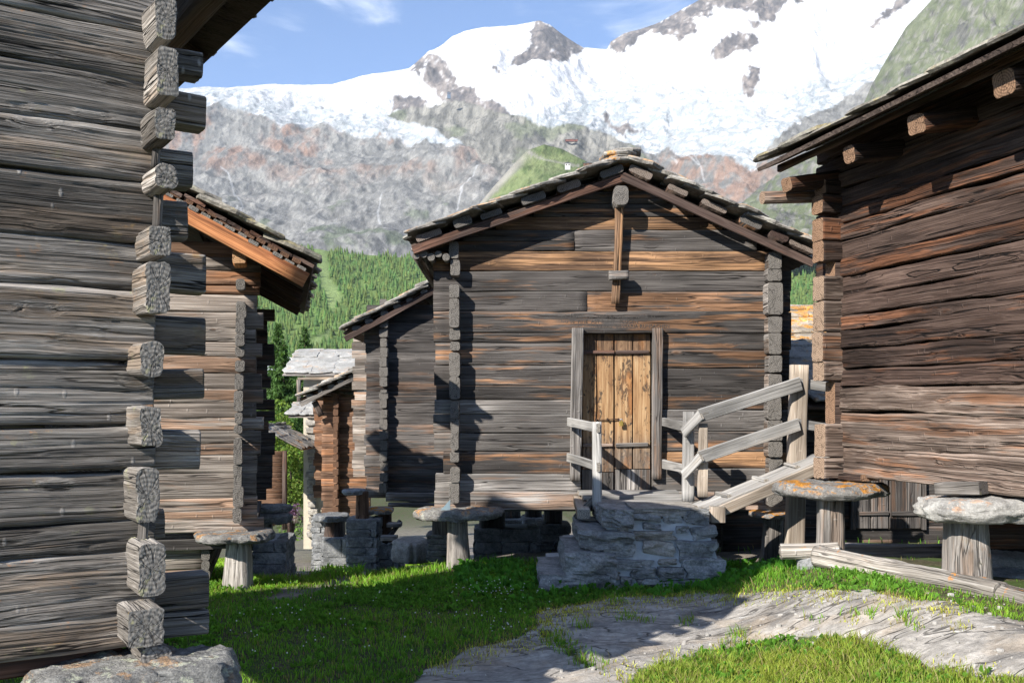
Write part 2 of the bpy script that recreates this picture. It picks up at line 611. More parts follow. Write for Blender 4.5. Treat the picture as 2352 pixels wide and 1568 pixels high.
W_GREY = wood('wood_grey_near', (.026, .023, .021), (.122, .111, .099), (.38, .36, .335), (.215, .155, .105), .55, .30, 1.7, 1.0, .010, 1.0, .18, .5, (.20, .185, .165), .52, .30, 1.1, .5)
W_MID = wood('wood_dark_charcoal', (.014, .012, .011), (.044, .040, .038), (.125, .117, .11), (.24, .125, .062), .70, .30, .8, .8, .012, .9, .34, 0.0, (.10, .092, .084), con=0.45)
W_MIDLOW = wood('wood_weathered_low', (.030, .027, .025), (.095, .088, .083), (.28, .268, .255), (.24, .135, .075), .45, .75, .8, .8, .012, .9, .28, 0.0, (.14, .13, .118), con=0.5)
W_MIDWARM = wood('wood_warm_band', (.022, .015, .012), (.085, .050, .031), (.26, .165, .10), (.30, .172, .09), .80, .40, .8, .8, .012, .85, .2, 0.0, (.13, .118, .105), con=0.6)
W_STUB = wood('wood_cut_end', (.030, .027, .025), (.10, .092, .085), (.25, .235, .22), (.22, .125, .065), .3, .5, .8, .9, .012, .9, .25, 0.0, (.135, .125, .113))
W_BROWN = wood('wood_red_brown', (.011, .008, .007), (.044, .028, .022), (.12, .085, .069), (.19, .078, .036), .65, .32, .8, 1.0, .016, .95, .30, 0.0, (.22, .135, .085), .62, .3)
W_BROWNLOW = wood('wood_brown_low', (.024, .017, .014), (.085, .060, .047), (.25, .20, .168), (.25, .115, .055), .6, .55, .8, 1.0, .016, .9, .2, 0.0, (.26, .185, .13), con=.95)
W_TAN = wood('wood_tan_grey', (.045, .036, .030), (.15, .127, .109), (.37, .335, .30), (.30, .165, .092), .55, .65, .8, .8, .012, .9, .30, 0.0, (.17, .158, .142), con=0.5)
W_RED = wood('wood_fresh_red', (.10, .035, .018), (.30, .115, .05), (.48, .24, .11), (.46, .20, .08), .5, .3, .7, .5, .008, .5, .12, 0.0, (.4, .24, .13))
W_FARB = wood('wood_far_brown', (.035, .020, .014), (.12, .068, .043), (.28, .18, .12), (.30, .135, .06), .6, .45, .8, .8, .012, .85, .22, con=0.5)
W_FARG = wood('wood_far_grey', (.016, .015, .015), (.055, .050, .048), (.16, .15, .142), (.19, .10, .053), .4, .45, .8, .8, .012, .85, .24, con=0.45)
W_UNDER = wood('wood_roof_underside', (.014, .011, .010), (.045, .032, .027), (.11, .085, .07), (.16, .07, .035), .35, .25, .7, .7, .012, .8, .2, 0.0, (.16, .13, .11))
W_BARGE = wood('wood_barge_board', (.018, .012, .010), (.050, .033, .028), (.105, .078, .067), (.14, .062, .035), .5, .3, .7, .5, .008, .6, .12)
W_NEW = wood('wood_silver_plank', (.10, .098, .094), (.20, .197, .19), (.32, .315, .305), (.30, .245, .185), .3, .5, .9, .35, .006, .4, .14, 0.0, (.3, .27, .23))
W_NEWTAN = wood('wood_post_tan', (.13, .105, .083), (.27, .225, .18), (.40, .35, .295), (.32, .215, .13), .5, .4, .9, .4, .006, .45, .12, 0.0, (.3, .27, .23))
W_POST = wood('wood_post_grey', (.05, .046, .042), (.16, .148, .136), (.33, .31, .29), (.26, .155, .085), .4, .5, .7, .8, .01, .8, .12, .25)
W_LOGRAIL = wood('wood_lichened_log', (.055, .048, .042), (.185, .168, .148), (.38, .36, .33), (.28, .18, .10), .45, .5, .7, .9, .016, .8, .1, .9)
S_SLAB = stone('stone_slab_lichen', (.11, .107, .103), (.26, .255, .24), (.50, .22, .03), .55, (.44, .45, .38), .45, 1.7)
S_SLABW = stone('stone_slab_pale', (.17, .165, .155), (.36, .35, .325), (.52, .20, .03), .35, (.42, .415, .385), .5)
S_BOULD = stone('stone_boulder_lichen', (.10, .10, .098), (.30, .295, .275), (.46, .21, .03), .38, (.40, .42, .32), .8, 1.9, True, .025)
S_SLABO = stone('stone_slab_orange', (.15, .143, .135), (.31, .30, .28), (.54, .23, .02), .9, (.5, .5, .46), .4, 1.6)
S_SLATE = stone('stone_roof_slate', (.13, .12, .108), (.36, .34, .305), (.45, .21, .04), .5, (.36, .36, .31), .45, 1.0, True, .012, .25)
S_RIDGE = stone('stone_ridge_slate', (.13, .12, .108), (.34, .32, .285), (.50, .23, .035), .75, (.36, .36, .31), .3, 1.6, False, .012, .25)
S_SLATEM = stone('stone_roof_mossy', (.10, .092, .078), (.28, .26, .22), (.30, .24, .07), .5, (.30, .30, .22), .5, 1.0, True, .012, .25)
S_SLATEP = stone('stone_roof_pale', (.22, .215, .20), (.38, .375, .355), (.45, .26, .13), .28, (.45, .45, .42), .4, .8, False, .012, .12)
S_WALL = stone('stone_masonry', (.11, .115, .118), (.29, .295, .295), (.4, .2, .08), .15, (.36, .36, .34), .4, 1.0, True, .02, .25)
S_STEP = stone('stone_granite_step', (.13, .135, .137), (.36, .365, .36), (.4, .2, .08), .05, (.5, .5, .47), .35, 1.1, True, .02, .18)
S_STEPB = stone('stone_tan_block', (.20, .185, .165), (.40, .375, .335), (.4, .2, .08), .05, (.5, .48, .42), .3, 1.1, True, .02, .18)
M_MORTAR = plain('lime_mortar', (.46, .485, .50), (.36, .385, .40), 9.0, .95, 0, .012, .1)
M_RENDER = plain('beige_render', (.50, .45, .36), (.42, .375, .30), 5.0, .95, 0, .01, .1)
M_IRON = plain('rusty_iron', (.10, .055, .035), (.05, .035, .03), 30.0, .7, .6)
M_BRASS = plain('brass_padlock', (.55, .38, .10), (.45, .30, .07), 30.0, .35, .9)
M_STEEL = plain('padlock_shackle', (.5, .5, .5), (.4, .4, .4), 30.0, .3, .9)
M_GLASSY = plain('blue_grey_slate', (.27, .36, .40), (.22, .30, .34), 12.0, .5, 0, .003)

def door_mat():
    t = NT('wood_door_flaking')
    co = t.tc('Object')
    geo = t.n('ShaderNodeNewGeometry').outputs['Position']
    rnd = t.rand()
    c = t.vm('ADD', co, t.comb(t.ma('MULTIPLY', rnd, 31.0), t.ma('MULTIPLY', rnd, 17.0), 0.0))
    med = t.noise(t.vm('MULTIPLY', c, (2.0, 40, 40)), 1.0, 5.0, .6)
    col = t.ramp(med, [(.3, (.16, .082, .038)), (.52, (.31, .19, .095)), (.72, (.45, .32, .185))])
    flake = t.noise(t.vm('MULTIPLY', c, (11, 26, 26)), 1.0, 6.0, .75, .8)
    flake2 = t.noise(t.vm('MULTIPLY', c, (2.2, 5, 5)), 1.0, 4.0, .6)
    fm = t.step(t.ma('ADD', flake, t.ma('MULTIPLY', flake2, .75)), .90, .96)
    col = t.mix(t.ma('MULTIPLY', fm, .88), col, (.045, .036, .030))
    z = t.xyz(geo)[2]
    wob = t.ma('MULTIPLY', t.noise(t.vm('MULTIPLY', geo, (30, 30, 3)), 1.0, 4.0, .6), .14)
    # dark weathered foot of the old boards, recess shadow painted across their top, an orange rust stain below the upper cleat
    foot = t.step(t.ma('ADD', z, wob), ZP(1040, 10.2) + .02, ZP(985, 10.2) + .10, 1.0, 0.0)
    col = t.mix(t.ma('MULTIPLY', foot, .75), col, t.mix(t.step(med, .35, .7), (.05, .043, .038), (.20, .17, .145)))
    head = t.step(t.ma('SUBTRACT', z, wob), ZP(830, 10.2) - .08, ZP(812, 10.2) - .03)
    col = t.mix(t.ma('MULTIPLY', head, .85), col, t.mix(t.step(med, .35, .7), (.05, .033, .024), (.19, .115, .07)))
    st = t.ma('MULTIPLY', t.step(flake2, .52, .68), .6)
    col = t.mix(st, col, (.36, .155, .05))
    kd = t.vor(t.vm('MULTIPLY', c, (4, 9, 9)), 1.0)
    col = t.mix(t.step(kd, .06, .14, .75, 0.0), col, (.16, .075, .035))
    h = t.ma('SUBTRACT', med, t.ma('MULTIPLY', fm, .5))
    return t.finish(col, .8, t.bump(h, .6, .008), .2)
M_DOOR = door_mat()
# ------------------------------------------------------------------ ground
def gz(x, y):
    x = np.asarray(x, float); y = np.asarray(y, float)
    st = 11.0 - 1.7 * ss(.2, -1.4, x) + 1.5 * ss(2.5, 4, x)
    s = y - st
    s = np.log1p(np.exp(np.clip(s / .7, -30, 30))) * .7 * (s / .7 < 30) + np.where(s / .7 < 30, 0, s)
    z = .03 - .17 * 70 * (1 - np.exp(-s / 70))
    z = z + .36 * ss(1.3, 2.6, x) * (1 - ss(7.8, 9.3, y)) * ss(-3, 3.5, y)
    z = z + .05 * ss(-.4, .8, x) * (1 - ss(7.0, 8.6, y))
    z = z + .05 * fbm(np.stack([x * .55, y * .55, x * 0], -1), 3, 3) * ss(40, 12, np.abs(y))
    return z

ROCK = [(900, 1640), (965, 1552), (1040, 1518), (1090, 1490), (1180, 1470), (1235, 1440), (1245, 1410), (1290, 1395), (1350, 1380),
        (1450, 1370), (1600, 1364), (1750, 1360), (1900, 1354), (2000, 1360), (2080, 1374), (2180, 1392), (2280, 1417), (2450, 1450),
        (2450, 1570), (2352, 1556), (2250, 1548), (2140, 1532), (2060, 1502), (1980, 1482), (1880, 1464), (1760, 1470), (1690, 1490),
        (1620, 1502), (1560, 1527), (1480, 1548), (1425, 1580), (1400, 1640)]
CRACK = [(1262, 1440), (1290, 1480), (1330, 1500), (1395, 1545), (1380, 1552), (1310, 1512), (1275, 1488), (1240, 1450)]
PATH = [(560, 1400), (655, 1352), (735, 1338), (840, 1312), (905, 1290), (990, 1272), (1000, 1284), (930, 1306), (850, 1322), (760, 1350), (660, 1380)]
PATH2 = [(560, 1236), (745, 1236), (745, 1318), (690, 1332), (560, 1335)]
PATH3 = [(820, 1210), (1800, 1210), (1800, 1288), (1000, 1288), (880, 1285)]

def masks(x, y, z):
    yy = np.maximum(y, .5)
    px = CX + x / yy * F
    py = HY - (z - CAMZ) / yy * F
    q = np.stack([x * 2.3, y * 2.3, x * 0], -1)
    px = px + 26 * fbm(q, 31, 3)
    py = py + 9 * fbm(q + 50, 32, 3)
    rock = inpoly(ROCK, px, py) & ~inpoly(CRACK, px, py) & (y > 1)
    path = (inpoly(PATH, px, py) | inpoly(PATH2, px, py) | inpoly(PATH3, px, py)) & (y > 8)
    return rock, path

def axis(lo, hi, a, b, step, g=1.25):
    c = list(np.arange(a, b + 1e-6, step))
    s = step
    while c[-1] < hi:
        s *= g
        c.append(c[-1] + s)
    s = step
    while c[0] > lo:
        s *= g
        c.insert(0, c[0] - s)
    return np.array(c)

gx = axis(-9000, 9000, -4.2, 5.2, .045)
gy = axis(-3000, 9000, 2.6, 12.5, .045)
GX, GY = np.meshgrid(gx, gy)
GZ = gz(GX, GY)
rockm, pathm = masks(GX, GY, GZ)
def blur(a, k=2):
    a = a.astype(float)
    for _ in range(k):
        a[1:-1, 1:-1] = (a[1:-1, 1:-1] * 2 + a[:-2, 1:-1] + a[2:, 1:-1] + a[1:-1, :-2] + a[1:-1, 2:]) / 6
    return a
rk = blur(rockm, 2)
q = np.stack([GX, GY, GX * 0], -1)
rq = np.stack([GX * 1.1 + GY * .5, GY * 2.2 - GX * .4, GX * 0], -1)      # the outcrop is scored along one direction
led = fbm(rq * 1.4, 44, 4)
GZ = GZ + rk * (.02 + .03 * led + .012 * np.round(led * 5) / 5) * (np.abs(GY) < 60)
GZ = GZ + .012 * fbm(q * 6, 45, 3) * (np.abs(GY) < 60)
gv = np.stack([GX, GY, GZ], -1).reshape(-1, 3)
ny, nx = GX.shape
a = (np.arange(ny - 1)[:, None] * nx + np.arange(nx - 1)[None]).ravel()
gf = np.stack([a, a + 1, a + 1 + nx, a + nx], -1)

def ground_mat():
    t = NT('ground_turf_and_rock')
    wp = t.n('ShaderNodeNewGeometry').outputs['Position']
    rock = t.attr('rock')['Fac']
    path = t.attr('path')['Fac']
    n1 = t.noise(wp, 3.0, 6.0, .6)
    n2 = t.noise(wp, 30.0, 5.0, .65)
    soil = t.mix(t.step(n2, .35, .65), (.045, .040, .022), (.11, .10, .055))
    soil = t.mix(t.step(n1, .45, .6), soil, (.055, .085, .022))
    st = t.vm('MULTIPLY', t.vm('ADD', wp, (0, 0, 0)), (2.6, 4.6, 4.6))
    str_ = t.noise(st, 1.9, 8.0, .7, .3)
    rcol = t.ramp(str_, [(.30, (.18, .168, .152)), (.48, (.34, .32, .29)), (.64, (.50, .47, .425))])
    rcol = t.mix(t.step(n2, .55, .75), rcol, (.34, .325, .30))
    dark = t.step(t.noise(t.vm('ADD', wp, (5, 3, 0)), 1.7, 6.0, .6), .50, .64)
    rcol = t.mix(t.ma('MULTIPLY', dark, .65), rcol, (.115, .11, .105))
    wht = t.step(t.noise(t.vm('MULTIPLY', t.vm('ADD', wp, (8, 1, 4)), (1.0, 2.0, 1.0)), 3.4, 5.0, .6), .655, .675)
    rcol = t.mix(t.ma('MULTIPLY', wht, .85), rcol, (.62, .61, .58))
    warm = t.step(t.noise(t.vm('ADD', wp, (2, 9, 4)), 2.1, 4.0, .6), .48, .62)
    rcol = t.mix(t.ma('MULTIPLY', warm, .5), rcol, (.42, .34, .25))
    pit = t.noise(wp, 17.0, 8.0, .78)
    pk_ = t.step(pit, .30, .68, .72, 1.2)
    rcol = t.mix(1.0, rcol, t.comb(pk_, pk_, pk_), 'MULTIPLY')
    ck = t.ma('ABSOLUTE', t.ma('SUBTRACT', t.noise(t.vm('MULTIPLY', wp, (.9, 2.2, 1.0)), 1.3, 3.0, .5), .5))
    ckm = t.step(ck, .002, .012, 1.0, 0.0)
    rcol = t.mix(t.ma('MULTIPLY', ckm, .7), rcol, (.035, .032, .028))
    grit = t.step(t.noise(wp, 120.0, 2.0), .6, .7)
    rcol = t.mix(t.ma('MULTIPLY', grit, .35), rcol, (.40, .38, .35))
    pcol = t.mix(t.step(n1, .4, .6), (.16, .145, .125), (.26, .225, .185))
    col = t.mix(path, soil, pcol)
    col = t.mix(t.step(t.ma('ADD', rock, t.ma('MULTIPLY', t.ma('SUBTRACT', n2, .5), .5)), .35, .6), col, rcol)
    h = t.ma('ADD', t.ma('MULTIPLY', str_, 1.0), t.ma('SUBTRACT', t.ma('ADD', t.ma('MULTIPLY', n2, .4), t.ma('MULTIPLY', pit, 1.1)), t.ma('MULTIPLY', ckm, .8)))
    return t.finish(col, .9, t.bump(h, .8, .016), .2)
gme = new_mesh('ground', gv, gf, ground_mat(), True)
for nm, arr in (('rock', rk), ('path', blur(pathm, 2))):
    at = gme.attributes.new(nm, 'FLOAT', 'POINT')
    at.data.foreach_set('value', arr.ravel().astype(np.float32))
tag(obj('ground', gme), 'turf slope with a bare grey rock outcrop between the barns', None, None, 'structure')

# ------------------------------------------------------------------ mountains
def mountain_mat(name, rough=.9, bdist=6.0, s=.02):
    t = NT(name)
    wp = t.n('ShaderNodeNewGeometry').outputs['Position']
    c = t.attr('Col')['Color']
    n = t.noise(t.vm('MULTIPLY', wp, (1.0, .6, .6)), s, 9.0, .74)
    k = t.step(n, .30, .70, .80, 1.18)
    col = t.mix(1.0, c, t.comb(k, k, k), 'MULTIPLY')
    return t.finish(col, rough, t.bump(n, .6, bdist), .1)

def mountain(name, label, top, bot, d0, d1, nu, nv, relief, seed, colour, px0, px1, powr=1.0, mat=None, ridged=.6, rs=1.0):
    """a slope seen from below: rises from distance d0 at its foot to d1 at its crest, then falls away behind"""
    us = np.linspace(px0, px1, nu)
    tp = np.interp(us, [p[0] for p in top], [p[1] for p in top])
    bt = np.interp(us, [p[0] for p in bot], [p[1] for p in bot])
    vs = np.linspace(0, 1, nv)
    U, Vv = np.meshgrid(us, vs)
    PY = bt[None] + (tp - bt)[None] * Vv
    D = (d0(us) if callable(d0) else d0) + ((d1(us) if callable(d1) else d1) - (d0(us) if callable(d0) else d0)) * Vv ** powr
    d0, d1 = float(D[0].mean()), float(D[-1].mean())
    D = D * (1 + .05 * fbm(np.stack([U / 260., Vv * 2, U * 0], -1), seed, 3))
    X = (U - CX) / F * D
    Y = D.copy()
    Z = CAMZ + (HY - PY) / F * D
    sc = (d0 + d1) / 2
    p3 = np.stack([X, Y * .5, Z * .5], -1) / (sc * .045) * rs
    r = fbm(p3, seed + 5, 6, .55)
    rg = 1 - 2 * np.abs(fbm(p3 * .7 + 20, seed + 9, 5, .5))
    bg_ = fbm(p3 * .22 + 70, seed + 31, 3)
    dz = relief * sc * (2.2 * bg_ + (1 - ridged) * r + ridged * (rg - .5)) * ss(0, .05, Vv) * (1 - .75 * ss(.93, 1, Vv)) * ss(8, 90, bt - tp)[None]
    Y = Y - dz * .9
    Z = Z + dz * .45
    cols = colour(U, PY, Vv, r, rg)
    rows = [(1.03, .97), (1.12, .8), (1.35, .3), (1.5, -.05)]
    bx = [np.stack([X[-1] * a, Y[-1] * a, CAMZ + (Z[-1] - CAMZ) * b], -1) for a, b in rows]
    V3 = np.concatenate([np.stack([X, Y, Z], -1)] + [b[None] for b in bx], 0)
    cols = np.concatenate([cols] + [cols[-1:]] * len(rows), 0)
    n_r, n_c = V3.shape[:2]
    a = (np.arange(n_r - 1)[:, None] * n_c + np.arange(n_c - 1)[None]).ravel()
    f = np.stack([a, a + 1, a + 1 + n_c, a + n_c], -1)
    me = new_mesh(name, V3.reshape(-1, 3), f, mat, True)
    ca = me.color_attributes.new('Col', 'FLOAT_COLOR', 'POINT')
    c4 = np.concatenate([np.clip(cols, 0, 1), np.ones(cols.shape[:2] + (1,))], -1)
    ca.data.foreach_set('color', c4.reshape(-1).astype(np.float32))
    o = obj(name, me)
    tag(o, label, None, None, 'structure')
    return o, (X, Y, Z, U, PY)

def lerp(a, b, t):
    return np.asarray(a) * (1 - t[..., None]) + np.asarray(b) * t[..., None]

M_MTN = mountain_mat('alpine_rock_and_snow', .9, 16.0, .04)
TOP1 = [(150, 215), (380, 208), (480, 203), (530, 205), (620, 200), (700, 197), (760, 190), (830, 172), (900, 165), (940, 160), (960, 145), (985, 122), (1020, 105),
        (1040, 85), (1065, 72), (1110, 62), (1160, 58), (1210, 50), (1240, 46), (1262, 56), (1290, 78), (1310, 92), (1340, 112), (1370, 116),
        (1395, 117), (1402, 100), (1430, 82), (1470, 72), (1520, 50), (1570, 22), (1620, -5), (1700, -45), (1800, -90), (2000, -140), (2700, -200)]
ICE = [(150, 235), (380, 236), (480, 246), (560, 262), (640, 285), (700, 275), (760, 292), (820, 300), (880, 300), (960, 318), (1040, 336), (1075, 332), (1080, 300), (1300, 300),
       (1450, 320), (1490, 340), (1530, 328), (1570, 345), (1640, 338), (1690, 352), (1735, 372), (1755, 352), (1790, 305), (1850, 262), (1900, 240), (1960, 215), (2010, 190), (2700, 120)]
RK = [[(1238, 46), (1262, 54), (1300, 80), (1345, 116), (1320, 128), (1300, 150), (1262, 148), (1225, 138), (1172, 142), (1170, 132), (1205, 110), (1218, 92), (1215, 70), (1225, 55)],
      [(945, 150), (975, 128), (985, 140), (975, 165), (960, 190), (950, 180)],
      [(985, 135), (1030, 140), (1045, 170), (1060, 185), (1090, 195), (1110, 215), (1155, 238), (1170, 265), (1100, 262), (1040, 235), (1000, 200), (975, 185)],
      [(905, 225), (955, 212), (985, 225), (960, 240), (900, 250)],
      [(1395, 120), (1402, 98), (1430, 80), (1520, 48), (1600, 0), (1640, -40), (1850, -60), (1850, 0), (1800, 8), (1780, 40), (1750, 55), (1730, 30), (1680, 20), (1640, 22), (1620, 50), (1590, 60), (1600, 90), (1560, 110), (1520, 105), (1500, 80), (1470, 95), (1440, 125), (1415, 135)],
      [(1645, 108), (1690, 88), (1735, 92), (1745, 108), (1720, 125), (1670, 145), (1625, 152), (1640, 130)],
      [(1710, 185), (1722, 155), (1748, 160), (1742, 185), (1735, 215), (1722, 225), (1705, 205)],
      [(1990, 78), (2010, 50), (2050, 10), (2090, -40), (2080, 20), (2030, 60), (2005, 80)],
      [(1120, 145), (1160, 158), (1165, 165), (1130, 160)], [(1700, 60), (1760, 55), (1735, 72)], [(1240, 100), (1290, 96), (1278, 118), (1255, 112)],
      [(725, 226), (745, 232), (738, 240)], [(1375, 270), (1430, 285), (1470, 300), (1420, 305)]]

SPURTOP = [(880, 256), (900, 250), (930, 242), (985, 234), (1030, 219), (1080, 224), (1130, 246), (1200, 264), (1300, 282), (1380, 302), (1440, 313), (1490, 350), (1550, 410), (1620, 470), (1680, 520)]
SPUR = SPURTOP + [(1680, 700), (1180, 700), (1180, 430), (1095, 350), (1050, 322), (1000, 292), (950, 272), (900, 260)]
def massif_depth(px, py):
    tp = np.interp(px, [p[0] for p in TOP1], [p[1] for p in TOP1])
    return 2300 + 3300 * np.clip((660 - py) / (660 - tp), 0, 1) ** 1.15
STREAMS = [[(505, 375), (520, 385), (528, 420), (545, 445), (556, 470), (552, 490)], [(545, 470), (530, 500), (548, 520)], [(1105, 375), (1080, 410), (1062, 440), (1050, 480)], [(1545, 345), (1560, 360)], [(1598, 345), (1612, 372), (1620, 398)], [(1580, 340), (1605, 365)], [(880, 455), (868, 490), (875, 520)]]
def col_massif(U, PY, V, r, rg):
    n0 = fbm2(U / 22. + PY / 40., PY / 26. - U / 60., 101, 6, .6)
    n1 = fbm2(U / 8., PY / 6., 102, 3, .6)
    n2 = fbm2(U / 90. + PY / 300., PY / 50., 103, 4, .55)
    wx = U + 16 * n0 + 6 * n1
    wy = PY + 14 * fbm2(U / 24., PY / 20., 104, 4, .6) + 5 * n1
    ice = np.interp(wx, [p[0] for p in ICE], [p[1] for p in ICE])
    snow = ss(4, -4, wy - ice)
    rockp = np.zeros(U.shape, bool)
    for pl in RK:
        rockp |= inpoly(pl, wx, wy)
    rockp &= ~((n1 > .42) & (n0 > .1))
    # rock: grey, with rusty bands on the left slope and the red cliff below the icefall
    g = lerp((.135, .135, .13), (.215, .212, .20), ss(-.45, .45, n0 + .6 * n1))
    red = ss(-.12, .3, n2) * ss(470, 330, PY) * ss(1300, 1000, U) + ss(1470, 1530, U) * ss(1850, 1740, U) * ss(320, 350, PY) * ss(520, 470, PY) * .95
    red = red * ss(-.35, .25, n0)
    g = lerp(g, (.40, .27, .20), np.clip(red, 0, 1) * .8)[..., :] if False else g * (1 - np.clip(red, 0, 1)[..., None] * .75) + np.array((.215, .125, .085)) * (np.clip(red, 0, 1)[..., None] * .75)
    grn = ss(.1, .4, fbm2(U / 60., PY / 30., 105, 4)) * ss(400, 520, PY) * ss(1250, 1050, U)
    g = g * (1 - .6 * grn[..., None]) + np.array((.075, .105, .05)) * .6 * grn[..., None]
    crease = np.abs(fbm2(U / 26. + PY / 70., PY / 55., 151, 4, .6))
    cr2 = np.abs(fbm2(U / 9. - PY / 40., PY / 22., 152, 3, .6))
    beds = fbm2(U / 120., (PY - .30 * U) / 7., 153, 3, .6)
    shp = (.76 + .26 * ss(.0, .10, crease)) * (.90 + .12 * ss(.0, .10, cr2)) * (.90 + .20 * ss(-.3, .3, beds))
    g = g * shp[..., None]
    strm = ss(.990, .998, 1 - np.abs(fbm2(U / 60. + .5 * n0, PY / 420., 106, 3))) * ss(360, 430, PY) * .25 * (n1 > -.2)
    g = g * (1 - strm[..., None]) + np.array((.4, .4, .4)) * strm[..., None]
    for ln in STREAMS:
        for (x0, y0), (x1, y1) in zip(ln[:-1], ln[1:]):
            ax, ay = U + 5 * n0 - x0, PY + 4 * n0 - y0
            bx_, by_ = x1 - x0, y1 - y0
            tt = np.clip((ax * bx_ + ay * by_) / (bx_ * bx_ + by_ * by_), 0, 1)
            dd = np.hypot(ax - tt * bx_, ay - tt * by_)
            kk = (ss(2.6, .8, dd) * .5)[..., None]
            g = g * (1 - kk) + np.array((.40, .41, .42)) * kk
    darkr = lerp((.085, .08, .082), (.21, .185, .17), ss(-.4, .5, n0 + n1 * .6))
    # glacier: clean above, crevassed and grey towards its tongue
    crev = 1 - np.abs(fbm2(U / 34. + PY / 60., PY / 8., 107, 4, .6)) * 2
    low = ss(95, 12, ice - PY) + .8 * ss(1230, 1400, U) * ss(160, 215, PY) * ss(2050, 1900, U)
    low = np.clip(low, 0, 1)
    icec = lerp((.52, .53, .545), (.27, .30, .32), np.clip(low * (.2 + .8 * ss(.35, .8, crev)), 0, 1))
    dirty = ss(60, 6, ice - PY) * ss(-.2, .3, n0)
    icec = icec * (1 - .45 * dirty[..., None]) + np.array((.20, .21, .215)) * .45 * dirty[..., None]
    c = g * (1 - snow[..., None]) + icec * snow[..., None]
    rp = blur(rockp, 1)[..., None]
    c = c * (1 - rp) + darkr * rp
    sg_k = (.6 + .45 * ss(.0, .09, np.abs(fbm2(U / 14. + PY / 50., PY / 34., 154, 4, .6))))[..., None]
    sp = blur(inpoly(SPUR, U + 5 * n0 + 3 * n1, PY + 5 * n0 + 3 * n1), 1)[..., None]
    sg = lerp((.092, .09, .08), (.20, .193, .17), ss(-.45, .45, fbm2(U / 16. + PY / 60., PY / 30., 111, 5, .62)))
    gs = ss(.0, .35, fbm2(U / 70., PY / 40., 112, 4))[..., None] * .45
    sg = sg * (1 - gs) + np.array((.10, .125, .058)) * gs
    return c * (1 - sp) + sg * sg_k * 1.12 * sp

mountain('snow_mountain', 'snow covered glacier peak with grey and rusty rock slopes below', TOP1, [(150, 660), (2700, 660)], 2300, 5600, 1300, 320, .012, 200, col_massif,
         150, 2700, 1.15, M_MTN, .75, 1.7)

def col_moraine(U, PY, V, r, rg):
    n0 = fbm2(U / 30., PY / 24., 121, 4, .6)
    c = lerp((.06, .09, .032), (.15, .18, .08), ss(-.5, .5, n0 + .5 * fbm2(U / 7., PY / 6., 122, 3, .6)))
    c = c * (.7 + .4 * ss(.0, .12, np.abs(fbm2(U / 22. + PY / 18., PY / 30., 123, 4, .6))))[..., None]
    edge = ss(.90, .97, V) * ss(1240, 1180, U)
    path = (np.abs(PY - (352 + (U - 1230) * .25)) < 3) & (U > 1190) & (U < 1330)
    k = np.clip(edge + path * .7 + (n0 > .55) * .5, 0, 1)[..., None]
    return c * (1 - k) + np.array((.24, .23, .20)) * k
mountain('moraine_hill', 'green grassy moraine ridge above the middle barn', [(1040, 560), (1090, 480), (1130, 432), (1180, 376), (1212, 344), (1250, 330), (1290, 340), (1350, 372), (1400, 388), (1470, 405),
         (1540, 470), (1600, 540)], [(1040, 640), (1600, 640)], 1500, 2000, 200, 80, .006, 220, col_moraine, 1040, 1600, 1.0, M_MTN, .4)

def col_shoulder(U, PY, V, r, rg):
    n0 = fbm2(U / 22. + PY / 40., PY / 22., 131, 5, .6)
    n1 = fbm2(U / 8., PY / 7., 132, 3, .6)
    c = lerp((.09, .09, .08), (.20, .195, .168), ss(-.4, .5, n0 + .5 * n1))
    gr = ss(-.1, .25, n0 * .6 - n1 * .7 + .15)
    c = c * (.55 + .55 * ss(.0, .10, np.abs(fbm2(U / 16. + PY / 24., PY / 26., 133, 4, .62))))[..., None]
    return c * (1 - .65 * gr[..., None]) + np.array((.105, .13, .055)) * .65 * gr[..., None]
mountain('green_shoulder', 'steep green and grey mountain flank above the brown barn roof', [(1700, 470), (1745, 432), (1800, 388), (1880, 335), (1930, 302), (1962, 268), (1985, 235), (2005, 190), (2040, 130), (2080, 66), (2140, 2),
         (2250, -110), (2400, -220), (2900, -420)], [(1700, 560), (2900, 560)], 1500, 2900, 420, 170, .014, 230, col_shoulder, 1700, 2900, 1.0, M_MTN, .7, 2.0)

def col_forest(U, PY, V, r, rg):
    n0 = fbm2(U / 20., PY / 14., 141, 3)
    c = lerp((.09, .15, .04), (.15, .22, .065), ss(-.5, .5, n0))
    clear = inpoly([(722, 560), (748, 560), (758, 640), (790, 690), (760, 720), (735, 660)], U + 6 * n0, PY) | inpoly([(700, 800), (740, 770), (780, 735), (775, 755), (735, 800)], U + 6 * n0, PY)
    k = blur(clear, 1)[..., None]
    return c * (1 - k) + np.array((.20, .27, .10)) * k
FT = [(-400, 560), (500, 566), (640, 572), (730, 572), (760, 578), (850, 586), (930, 592), (1000, 600), (1300, 640), (1800, 612), (1900, 600), (2800, 560)]
fo, (FX, FY, FZ, FU, FPY) = mountain('forested_slope', 'wooded lower valley side with pale clearings', FT, [(-400, 1000), (2800, 1000)], 420, 1700, 420, 130, .004, 240, col_forest, -400, 2800, 1.4, M_MTN, .3)

# trees of the far wood: one mass
def col_attr(me, c):
    ca = me.color_attributes.new('Col', 'FLOAT_COLOR', 'POINT')
    ca.data.foreach_set('color', np.concatenate([c, np.ones((len(c), 1))], -1).reshape(-1).astype(np.float32))

